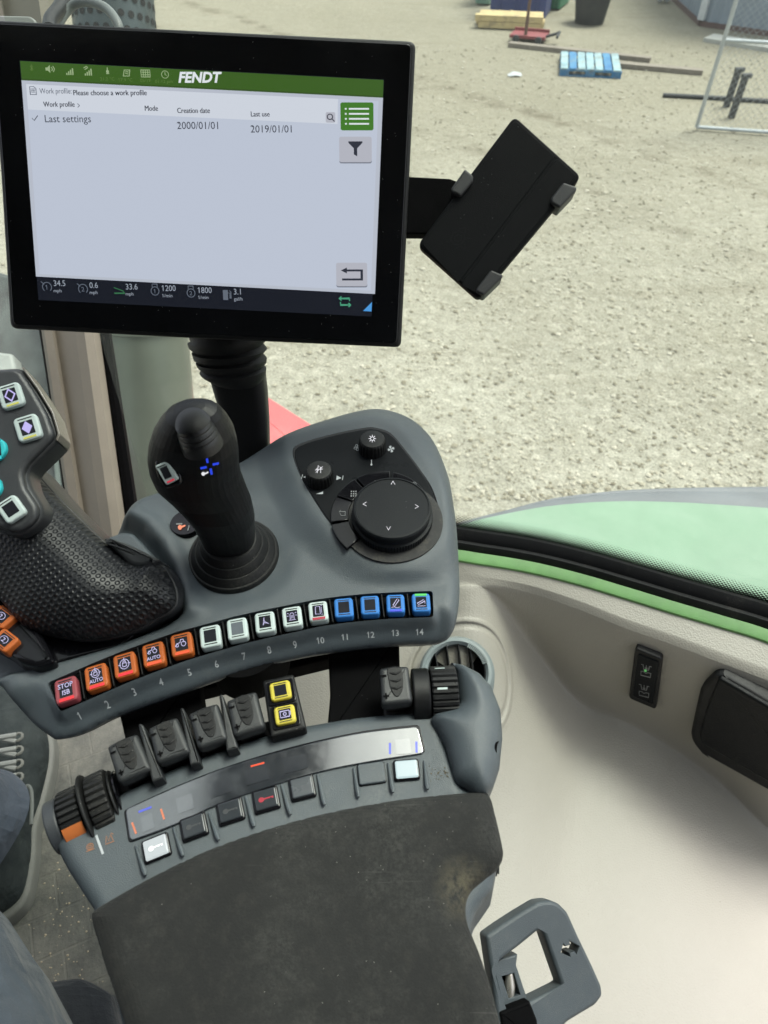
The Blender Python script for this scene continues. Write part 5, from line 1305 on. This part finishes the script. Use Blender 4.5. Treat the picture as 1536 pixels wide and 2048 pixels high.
g = strokes(SL(268, 1656, -70), [[(-12, 0), (12, 0)]], 4, 0); strokes(SL(325, 1628, -72), [[(-11, 0), (11, 0)]], 4, 0, g)
T.part('orange_bars', g, screen('strip_orange', 240, 140, 95), strip, sharp=None)
T.part('red_bar', strokes(SL(515, 1529, 15), [[(-14, 0), (14, 0)]], 3.2, 0), screen('strip_red', 255, 90, 45), strip, sharp=None)
M_cell = plastic('strip_cell', (.03, .034, .042, 1), .1, gb=0, ior=2.9)
for (u, v, a, s) in ((295, 1645, 22, 26), (370, 1607, 20, 34), (440, 1575, 19, 48), (513, 1550, 16, 48), (590, 1527, 14, 48), (806, 1493, 5, 30)): T.part('strip_cell', prism_loc(SL(u, v, a), rr(s, 30, 2), 0, .0001, 0), M_cell, strip, sharp=None)
# square keys and ridges
keys = [(314, 1697, 58, 46, 22, 'lit'), (389, 1655, 56, 46, 20, 'dark'), (462, 1624, 55, 46, 18, 'dark'), (533, 1601, 54, 46, 16, 'redkey'), (605, 1577, 52, 46, 14, 'grey'), (743, 1548, 56, 44, 8, 'blank'), (813, 1541, 52, 42, 5, 'lit2')]
M_keygrey = plastic('key_smoke_grey', (.055, .062, .07, 1), .25, gb=0); M_lit = screen('lit_key_white', 205, 214, 214); M_lit2 = screen('lit_key_pale', 200, 222, 224)
M_keydark = plastic('key_smoke_black', (.028, .032, .037, 1), .16, gb=0)
KEY = [('f', [(p[0] - 9, p[1]) for p in circ(6, 5, 12)]), ('f', [(-4, 2), (16, 2), (16, -2), (12, -2), (12, 0), (9, 0), (9, -1.5), (6, -1.5), (6, -.8), (-4, -1.5)])]
for (u, v, a, b, ang, kind) in keys:
    L = Loc(FA, u, v, 0, ang)
    if kind == 'blank':
        kk = T.part('blank_key', prism_loc(L, rr(a * .95, b * .95, 5), .0, .0026, .001), M_shell); T.part('key_bezel', prism_loc(L, rr(a, b, 5), -.001, .0010, .0004), M_gloss, kk); continue
    kk = T.part('key', prism_loc(L, rr(a, b, 5), -.001, .0026, .0012), M_gloss)
    T.part('key_face', prism_loc(L, rr(a * .84, b * .82, 3), .0, .0042, .0009), {'lit': M_lit, 'lit2': M_lit2, 'grey': M_keygrey}.get(kind, M_keydark), kk)
    if kind == 'lit': T.part('key_symbol', strokes(L, KEY, 1, .0044), plastic('pale_symbol', (.75, .77, .77, 1), .4, gb=0), kk, sharp=None)
    if kind == 'dark': T.part('key_symbol', strokes(L, KEY, 1, .0044), plastic('dim_symbol', (.035, .037, .04, 1), .4, gb=0), kk, sharp=None)
    if kind == 'redkey': T.part('key_symbol', strokes(L, KEY, 1, .0044), screen('key_symbol_red', 190, 50, 65), kk, sharp=None)
for (a, b) in (((271, 1691), (291, 1751)), ((346, 1654), (366, 1712)), ((417, 1625), (437, 1680)), ((490, 1591), (508, 1653)), ((562, 1568), (581, 1629)), ((634, 1548), (649, 1610)), ((707, 1535), (717, 1594)), ((776, 1525), (786, 1585)), ((848, 1521), (855, 1579))):
    p = FA.pw(*a, .0005); q = FA.pw(*b, .0032); n_ = 8; R_ = []
    g = tube([p.lerp(q, .02), p.lerp(q, .4), p.lerp(q, .85), p.lerp(q, 1.0)], [.0009, .0012, .0017, .001], 8); T.part('ridge', g, M_shell)
# print left of the strip
T.part('white_mark', strokes(Loc(FA, 199, 1689, .0004, -70), [[(-20, 0), (20, 0)]], 5, 0), M_print, sharp=None)
g = strokes(Loc(FA, 219, 1676, .0004, 20), [[(-9, -7), (-6, 6), (-2, -5), (3, 6), (7, -7)], [(-10, -9), (9, -9)], [(4, 8), (9, 5)]], 1.4, 0)
strokes(Loc(FA, 180, 1693, .0004, 20), [('c', circ(7, 6, 10)), [(-9, -7), (9, -7)], ('c', circ(3, 3, 8))], 1.4, 0, g)
T.part('faded_print', g, M_orange_faint, sharp=None)
g = MB()
for k in range(40):
    u, v = random.gauss(880, 10), random.gauss(1546, 7); L = Loc(FA, u, v, .0003); s = random.uniform(.4, 1.6); prism_loc(L, circ(s, s * .8, 6), 0, .0002, 0, g)
T.part('dirt_specks', g, plastic('brown_dirt', (.09, .075, .05, 1), .9, gb=0), sharp=None); ARM.e.children[-1]['kind'] = 'stuff'
# right end cap
cap = [(868, 1432), (905, 1422), (917, 1412), (912, 1350), (898, 1330), (925, 1335), (958, 1352), (982, 1378), (1000, 1425), (1004, 1480), (998, 1540), (985, 1580), (972, 1594), (950, 1592), (935, 1580), (915, 1570), (908, 1560), (892, 1500), (876, 1468), (860, 1445)]
cap_h = lambda X, d: dome(d, .022, .016)
T.part('end_cap', sheet(FA, spline(round_poly(cap, 5, 2), 2), -.002, cap_h, .0025, .03, .0), M_shell, sharp=60)
T.part('cap_hole', lathe(FA.pw(992, 1497, .006), AX_R * .8 + AX_B * .35, [(.0052, -.004), (.0052, .0016), (.0046, .0018), (.003, -.002)], 20), M_bracket)
# rocker levers with fins between
def rocker(quad, i):
    c_ = Vector((sum(p[0] for p in quad) / 4, sum(p[1] for p in quad) / 4)); tl, tr_, br_, bl = (Vector(p) for p in quad)
    xd = ((tr_ - tl) + (br_ - bl)).normalized(); ang = math.degrees(math.atan2(-xd.y, xd.x)); s = (tr_ - tl).length / 62
    h = .016
    rk = T.part('rocker_lever', prism(FA, round_poly([tuple(tl), tuple(tl.lerp(tr_, .5) + Vector((0, -3))), tuple(tr_), tuple(br_), tuple(bl)], [6, 3, 6, 10, 10], 4), .0065, h, .0032, seg=4), M_rock)
    q = lambda x, y: tuple(tl.lerp(tr_, x).lerp(bl.lerp(br_, x), y))
    T.part('thumb_grip', prism(FA, spline([q(.28, .04), q(.5, .02), q(.74, .04), q(.76, .4), q(.72, .62), q(.58, .8), q(.44, .78), q(.34, .6), q(.29, .35)], 4), h - .001, h + .0007, .0005), M_rubber, rk)
    g = MB()
    for k in range(3):
        p0, p1, p2 = (FA.pw(*q(a, b), h + z) for a, b, z in ((.33, .16 + .2 * k, .0004), (.53, .20 + .2 * k, .0008), (.72, .15 + .2 * k, .0004)))
        tube([p0, p0.lerp(p1, .5) + FA.n * .0002, p1, p1.lerp(p2, .5) + FA.n * .0002, p2], [.0004, .0008, .001, .0008, .0004], 8, g)
    T.part('grip_ribs', g, M_rubber, rk)
    L = Loc(FA, *q(.13, .22), h + .0005, ang); g = strokes(L, [[(-6, 0), (6, 0)]], 4, 0)
    L = Loc(FA, *q(.17, .77), h + .0005, ang); strokes(L, [[(-6, 0), (6, 0)], [(0, -6), (0, 6)]], 3.6, 0, g)
    T.part('lever_marks', g, M_bracket, rk, sharp=None)
    T.part('lever_stem', prism(FA, [q(.12, .5), q(.88, .5), q(.92, 1.0), q(.16, 1.0)], -.02, .0066, .001), M_dusty, rk)
M_rock = plastic('rocker_grey_black', (.018, .020, .0215, 1), .45, dust=.12, specks=.3)
for i, qd in enumerate((((213, 1492), (273, 1466), (303, 1537), (236, 1567)), ((295, 1456), (353, 1433), (382, 1503), (313, 1528)), ((376, 1427), (435, 1405), (456, 1477), (395, 1498)), ((452, 1401), (512, 1381), (531, 1453), (467, 1474)), ((758, 1336), (817, 1331), (826, 1403), (763, 1410)))): rocker(qd, i)
for f_ in ([(276, 1449), (281, 1446), (287, 1450), (326, 1555), (304, 1564)], [(360, 1417), (364, 1414), (368, 1418), (400, 1525), (380, 1530)], [(438, 1391), (442, 1387), (446, 1391), (476, 1496), (453, 1502)]):
    T.part('lever_fin', prism(FA, round_poly(f_, 2.5), -.012, .013, .0014), M_rock)
T.part('lever_tray', prism(FA, round_poly([(225, 1545), (330, 1500), (420, 1470), (540, 1440), (556, 1478), (430, 1522), (330, 1562), (240, 1606)], 5), -.03, -.012, .002), M_dusty)
T.part('lever_tray', prism(FA, round_poly([(766, 1400), (838, 1396), (846, 1436), (768, 1442)], 4), -.03, -.008, .002), M_dusty)
# yellow key block
blk = T.part('key_block', prism(FA, round_poly([(525, 1361), (587, 1347), (613, 1456), (541, 1475)], 5), -.012, .011, .002), M_black)
for (u, v, icon) in ((562, 1385, None), (571, 1433, [('c', [(-9, -6), (9, -6), (9, 6), (-9, 6)]), ('c', circ(3, 3, 10)), [(11, -4), (11, 5)]])):
    L = Loc(FA, u, v, .011, 12)
    T.part('key_bezel', prism_loc(L, rr(57, 47, 6), -.001, .0012, .0006), M_gloss, blk)
    kk = console_key(T, L, 42, M_yellow, None, None, depth=.0042, parent=None, sy=.86)
    if icon: T.part('key_symbol', strokes(L, icon, 1.6, .0048), M_icon, kk, sharp=None)
# finger wheels
wa = FA.pw(112, 1655, -.012); wb_ = FA.pw(248, 1590, -.012); wd = (wb_ - wa).normalized(); WL = (wb_ - wa).length
def wheel(name, s0, s1, r, m, teeth, label=None, n=112, parent=None):
    kn = (lambda j, i: 1 + (.03 if (i % (n // teeth)) < (n // teeth) * .6 else -.045)) if teeth else None
    return T.part(name, lathe(wa, wd, [(r * .8, WL * s0), (r * .97, WL * s0 + .0006), (r, WL * s0 + .0016), (r, WL * s1 - .0016), (r * .97, WL * s1 - .0006), (r * .8, WL * s1)], n, x=FA.n, knurl=kn), m, parent, label=label, sharp=28)
wheel('wheel_housing', -.06, .135, .0185, M_shell_low, 0)
w1 = wheel('finger_wheel', .14, .46, .0205, M_black, 28, 'ribbed wheel with an orange segment')
wheel('wheel_ring', .475, .545, .0262, M_rubber, 0); wheel('finger_wheel', .56, .86, .0225, M_rubber, 28); wheel('wheel_disc', .87, .93, .0205, M_black, 0); wheel('wheel_disc', .94, .985, .0185, M_gloss, 0)
xx = (FA.n - wd * FA.n.dot(wd)).normalized(); yy = wd.cross(xx)
sgn = 1 if yy.dot(FA.y) < 0 else -1
rows_ = [[wa + wd * (WL * s) + xx * (.0214 * math.cos(a)) + yy * (sgn * .0214 * math.sin(a)) for s in (.16, .25, .35, .44)] for a in np.linspace(.55, 1.18, 7)]
rows_ = [[wa + wd * (WL * .158) + xx * (.0175 * math.cos(a)) + yy * (sgn * .0175 * math.sin(a))] + r + [wa + wd * (WL * .442) + xx * (.0175 * math.cos(a)) + yy * (sgn * .0175 * math.sin(a))] for a, r in zip(np.linspace(.55, 1.18, 7), rows_)]
T.part('orange_segment', grid_surface(rows_), plastic('orange_wheel_segment', (.42, .12, .03, 1), .4), w1, sharp=40)
wa = FA.pw(826, 1392, -.004); wb_ = FA.pw(915, 1388, -.004); wd = (wb_ - wa).normalized(); WL = (wb_ - wa).length
wheel('wheel_collar', -.03, .37, .0205, M_black, 0); w2 = wheel('finger_wheel', .38, .98, .0208, M_rubber, 28, 'ribbed wheel with two white ticks')
xx = (FA.n - wd * FA.n.dot(wd)).normalized(); yy = wd.cross(xx); g = MB(); sgn = 1 if yy.dot(FA.y) < 0 else -1
for a in (-.72, .20):
    q = lambda s, da: wa + wd * (WL * s) + xx * (.02165 * math.cos(a + da)) + yy * (sgn * .02165 * math.sin(a + da))
    g.add([q(.5, -.035), q(.72, -.035), q(.72, .035), q(.5, .035)], [(0, 1, 2, 3)])
T.part('wheel_ticks', g, M_white_ring, w2, sharp=None)
# black brackets joining armrest and console
for p_ in ([(232, 1400), (395, 1340), (402, 1400), (420, 1470), (262, 1530)], [(655, 1285), (798, 1270), (800, 1350), (795, 1470), (652, 1480), (660, 1390)]):
    T.part('bracket', prism(FA, round_poly(p_, 3), -.045, -.022, .002), M_bracket)
T.part('console_arm', prism(FA, round_poly([(300, 1330), (780, 1230), (770, 1290), (320, 1400)], 3), -.075, -.055, .002), M_bracket)

# ================================================================== RELEASE HANDLE (bottom right)
FN = Frame.view(1080, 1930, .56, up=20, right=14)
T = Thing('release_handle', 'grey loop handle with a double arrow cut out beside the armrest', 'handle', FN)
ho = [(972, 1872), (1000, 1852), (1040, 1826), (1077, 1804), (1100, 1801), (1118, 1807), (1136, 1825), (1158, 1874), (1186, 1932), (1204, 1973), (1206, 1992), (1192, 2011), (1160, 2030), (1134, 2046), (1100, 2090), (1000, 2090), (985, 1960)]
hi = [(1079, 1860), (1040, 1892), (1000, 1922), (990, 1940), (1012, 2022), (1056, 2005), (1124, 1971), (1088, 1868)]
def plate_hole(F, outer, holes, h0, h1, b, mb=None):
    mb = mb or MB(); loops = []; n0 = 0; pts = []; es = []
    def loop(px, off):
        P = [Vector(F.at(u, v, h1)[:2]) for u, v in px]
        if area2(P) < 0: P.reverse()
        N = inward(P); return P, N
    O = loop(outer, 1); Hs = [loop(h, -1) for h in holes]
    b_out = b
    for (P, N), sg in [(O, 1)] + [(h, -1) for h in Hs]:
        b = b_out if abs(area2(P)) > .001 else .0007
        steps = [(0, h0), (0, h1 - b)] + [(b * (1 - math.cos(a)), h1 - b + b * math.sin(a)) for a in (RAD(30), RAD(60), RAD(90))]
        n = len(P); V = [F.w(p.x + q.x * o * sg, p.y + q.y * o * sg, hh) for o, hh in steps for p, q in zip(P, N)]; Fc = []
        for k in range(len(steps) - 1):
            for i in range(n):
                j = (i + 1) % n; q4 = (k * n + i, k * n + j, (k + 1) * n + j, (k + 1) * n + i); Fc.append(q4 if sg > 0 else q4[::-1])
        mb.add(V, Fc); T2 = [Vector((p.x + q.x * b * sg, p.y + q.y * b * sg)) for p, q in zip(P, N)]
        k0 = len(pts); pts += T2; es += [(k0 + i, k0 + (i + 1) % n) for i in range(n)]
    for hh, fl in ((h1, False), (h0, True)):
        vs, _, fs, *_r = geometry.delaunay_2d_cdt(pts, es, [], 1, 1e-7)
        HP_ = [[tuple(q) for q in h[0]] for h in Hs]; keep = []
        for f in fs:
            c_ = sum((Vector(vs[i]) for i in f), Vector((0, 0))) / len(f)
            if any(inside([tuple(c_)], np.array(h))[0] for h in HP_): continue
            f = list(f); a, b2, c2 = (Vector(vs[i]) for i in f[:3])
            ccw = (b2 - a).cross(c2 - a) > 0
            if ccw == fl: f.reverse()
            keep.append(tuple(f))
        mb.add([F.w(p[0], p[1], hh) for p in vs], keep)
    return mb
arrow = [(1122, 1906), (1127, 1887), (1131, 1893), (1141, 1890), (1139, 1881), (1159, 1893), (1153, 1909), (1150, 1903), (1139, 1906), (1141, 1914)]
ring_px = round_poly(ho, 5, 2)
T.part('loop', plate_hole(FN, ring_px, [round_poly(hi, 4, 2), arrow], -.015, .0, .003), M_shell, sharp=50)
T.part('latch_plate', plate_hole(FN, round_poly([(984, 1930), (1000, 1918), (1036, 1908), (1033, 1930), (1058, 2006), (1030, 2024), (1008, 2026)], 3), [[(1004, 1953), (1028, 1947), (1041, 1990), (1018, 1997)]], -.019, -.008, .0015), M_shell)
T.part('latch_slot', prism(FN, [(998, 1948), (1032, 1942), (1045, 1994), (1012, 2002)], -.026, -.0195), M_bracket)
lp = FN.pw(1020, 1972, -.012)
T.part('latch_pin', tube([lp + FN.y * .009, lp, lp - FN.y * .009], [.0028, .0042, .0028], 12), plastic('pin_steel', (.5, .47, .42, 1), .3, metal=.8))
T.part('lower_guard', prism(FN, round_poly([(1000, 2025), (1060, 2002), (1075, 2040), (1080, 2090), (1010, 2090)], 4), -.02, .002, .002), M_bracket)

# ================================================================== CABLES above the terminal
CT = Thing('cable', 'dark thick cable curving up behind the top left of the touchscreen', 'cable', group='cables behind the touchscreen', o=cam(130, 0, .72))
CT.part('sheath', tube(spline([cam(u, v, D) for u, v, D in ((100, 60, .66), (102, 40, .67), (122, 12, .69), (128, -20, .7), (120, -80, .7))], 5, False), .0068, 12), M_black)
CT = Thing('cable', 'thin grey cable arching over the top edge of the touchscreen', 'cable', group='cables behind the touchscreen', o=cam(180, 0, .72))
CT.part('sheath', tube(spline([cam(u, v, D) for u, v, D in ((238, 70, .66), (236, 48, .66), (214, 18, .67), (180, 4, .68), (150, 8, .69), (128, 30, .69), (110, 60, .68))], 5, False), .0042, 12), plastic('cable_grey', (.11, .125, .125, 1), .5))
CT = Thing('terminal_bracket', 'pale grey bracket edge behind the top left of the touchscreen', 'bracket', Frame.view(30, 40, .62))
F = Frame.view(30, 40, .62)
CT.part('plate', prism(F, round_poly([(-60, 28), (60, 31), (72, 40), (72, 70), (-60, 70)], 5), -.01, 0, .002), plastic('bracket_grey', (.2, .21, .2, 1), .5))

# ================================================================== PERSON (seated, right leg and shoe) AND SEAT
T = Thing('person', 'seated person in grey blue trousers and a dark laced shoe at the left edge', 'person', o=C + Vector((-.5, .3, FZ)))
def K(x, y, z): return C + Vector((x, y, z))
def cloth(name, c1, c2, sc=900, sheen=.1):
    t = NT(name); fold = t.noise(11, 2, .4); wv = t.noise(sc, 2)
    t.l(t.mix(t.maprange(t.noise(30, 4), .3, .7), c1, c2), t.b.inputs['Base Color']); t.b.inputs['Roughness'].default_value = .85; t.b.inputs['Sheen Weight'].default_value = sheen; t.b.inputs['Specular IOR Level'].default_value = .2
    t.l(t.bump(wv, .0008, .6, t.bump(t.noise(26, 3, .5, dist=.3), .012, .7, t.bump(fold, .03, .7))), t.b.inputs['Normal']); return t.m
def limb(path, nseg=28, folds=.006):
    P = [Vector(p[:3]) for p in path]; Rr = [p[3] for p in path]
    S = spline(P, 7, False); rad = [v_.x for v_ in spline([Vector((r, 0, 0)) for r in Rr], 7, False)]; rings = []; prev = None
    for i, p in enumerate(S):
        t_ = (S[min(i + 1, len(S) - 1)] - S[max(i - 1, 0)]).normalized()
        if prev is None: prev = t_.orthogonal().normalized()
        a = (prev - t_ * prev.dot(t_)).normalized(); prev = a; b = t_.cross(a); ring = []
        for k in range(nseg):
            q = 2 * math.pi * k / nseg; r = rad[i] * (1 + folds / rad[i] * (math.sin(3 * q + i * .55) * math.sin(i * .8 + q) ))
            ring.append(p + a * r * math.cos(q) + b * r * math.sin(q))
        rings.append(ring)
    return loft(rings)
leg = [K(-.10, -.42, -.60), K(-.15, -.15, -.585), K(-.335, .09, -.57), K(-.57, .26, -.56), K(-.70, .34, -.60), K(-.72, .36, -.72), K(-.62, .38, -.88), K(-.545, .383, -1.005)]
leg = [(*p, r) for p, r in zip(leg, (.105, .10, .088, .078, .076, .072, .068, .074))]
T.part('trousers', limb(leg), cloth('trouser_cloth', (.042, .053, .069, 1), (.060, .072, .09, 1)), sharp=None)
FS = Frame(C + Vector((-.55, .42, FZ)), (0, 0, 1))
sole = [(-10, 1846), (20, 1832), (52, 1797), (68, 1722), (72, 1655), (90, 1595), (107, 1515), (101, 1455), (76, 1400), (36, 1372), (-30, 1376), (-80, 1430), (-110, 1540), (-112, 1680), (-92, 1790), (-50, 1842)]
M_sole = plastic('shoe_sole_grey', (.12, .125, .108, 1), .7, grain=300, ms=20, dust=.4)
sh = T.part('shoe', sheet(FS, spline([(u + (-8 - u) * .06, v + (1610 - v) * .05) for u, v in sole], 4), .024, lambda X, d: .024 + dome(d, .042, .052) + .03 * sstep(-X[:, 1], -.06, .10) * sstep(d, .0, .04), .006, .012, .0), cloth('shoe_fabric', (.015, .02, .02, 1), (.030, .037, .035, 1), 420, 0), label='dark fabric shoe with pale laces')
T.part('sole', prism(FS, spline(sole, 4), .0005, .028, .006), M_sole, sh)
M_lace = plastic('pale_lace', (.17, .18, .165, 1), .8, grain=900, gb=.0002)
SHOE = MB()
def on_shoe(u, v, h): return C + ray(u, v) * ((FZ + h) / ray(u, v).z)
for k, v in enumerate((1470, 1497, 1524, 1551)):
    for w0, w1, hh in ((0, 13, .100), (13, 0, .104)):
        pts = [on_shoe(u, v + w0 + (w1 - w0) * (u + 46) / 78, hh - .006 * abs((u + 8) / 40) ** 2) for u in np.linspace(-46, 32, 7)]
        T.part('lace', tube(pts, .0042, 8), M_lace, sh)
    T.part('eyelet', tube([on_shoe(36, v + 4, .093) + Vector((.0065 * math.cos(a), .0065 * math.sin(a), 0)) for a in np.linspace(0, 6.283, 11)[:-1]], .0024, 6, closed=True), M_sole, sh)
loop_ = [C + ray(u, v) * ((FZ + .07) / ray(u, v).z) for u, v in ((46, 1640), (48, 1590), (54, 1572), (62, 1580), (64, 1610), (62, 1650))]
T.part('pull_loop', tube(spline(loop_, 4, False), .0028, 8), plastic('loop_grey', (.1, .11, .1, 1), .8), sh)
# seat cushion corner at the bottom left
F = Frame(C + Vector((-.3, -.1, -.72)), (0, 0, 1))
T = Thing('seat', 'dark fabric seat cushion under the person at the bottom left', 'seat', F)
seat_px = [(-300, 1990), (60, 1972), (120, 1962), (165, 1957), (200, 1974), (226, 1990), (262, 2150), (300, 2500), (-300, 2500)]
T.part('cushion', sheet(F, spline(round_poly(seat_px, 12, 2), 2), 0, lambda X, d: dome(d, .03, .02), .008, .12, .0), cloth('seat_fabric', (.03, .033, .038, 1), (.045, .048, .053, 1), 700), sharp=None)
bk = [(-.34, -.62), (.30, -.62), (.33, -.5), (.30, .10), (.2, .22), (-.24, .22), (-.34, .10), (-.37, -.5)]
FB = Frame(C + Vector((-.22, -.52, -.05)), (0, 1, .12), (1, 0, 0)); V, Fc = prism_local(round_poly(bk, .06), -.12, 0, .04); g = MB(); g.add([FB.w(*p) for p in V], Fc)
T.part('backrest', g, T.e.children[0].data.materials[0])  # unseen backrest, added to block light from the rear left
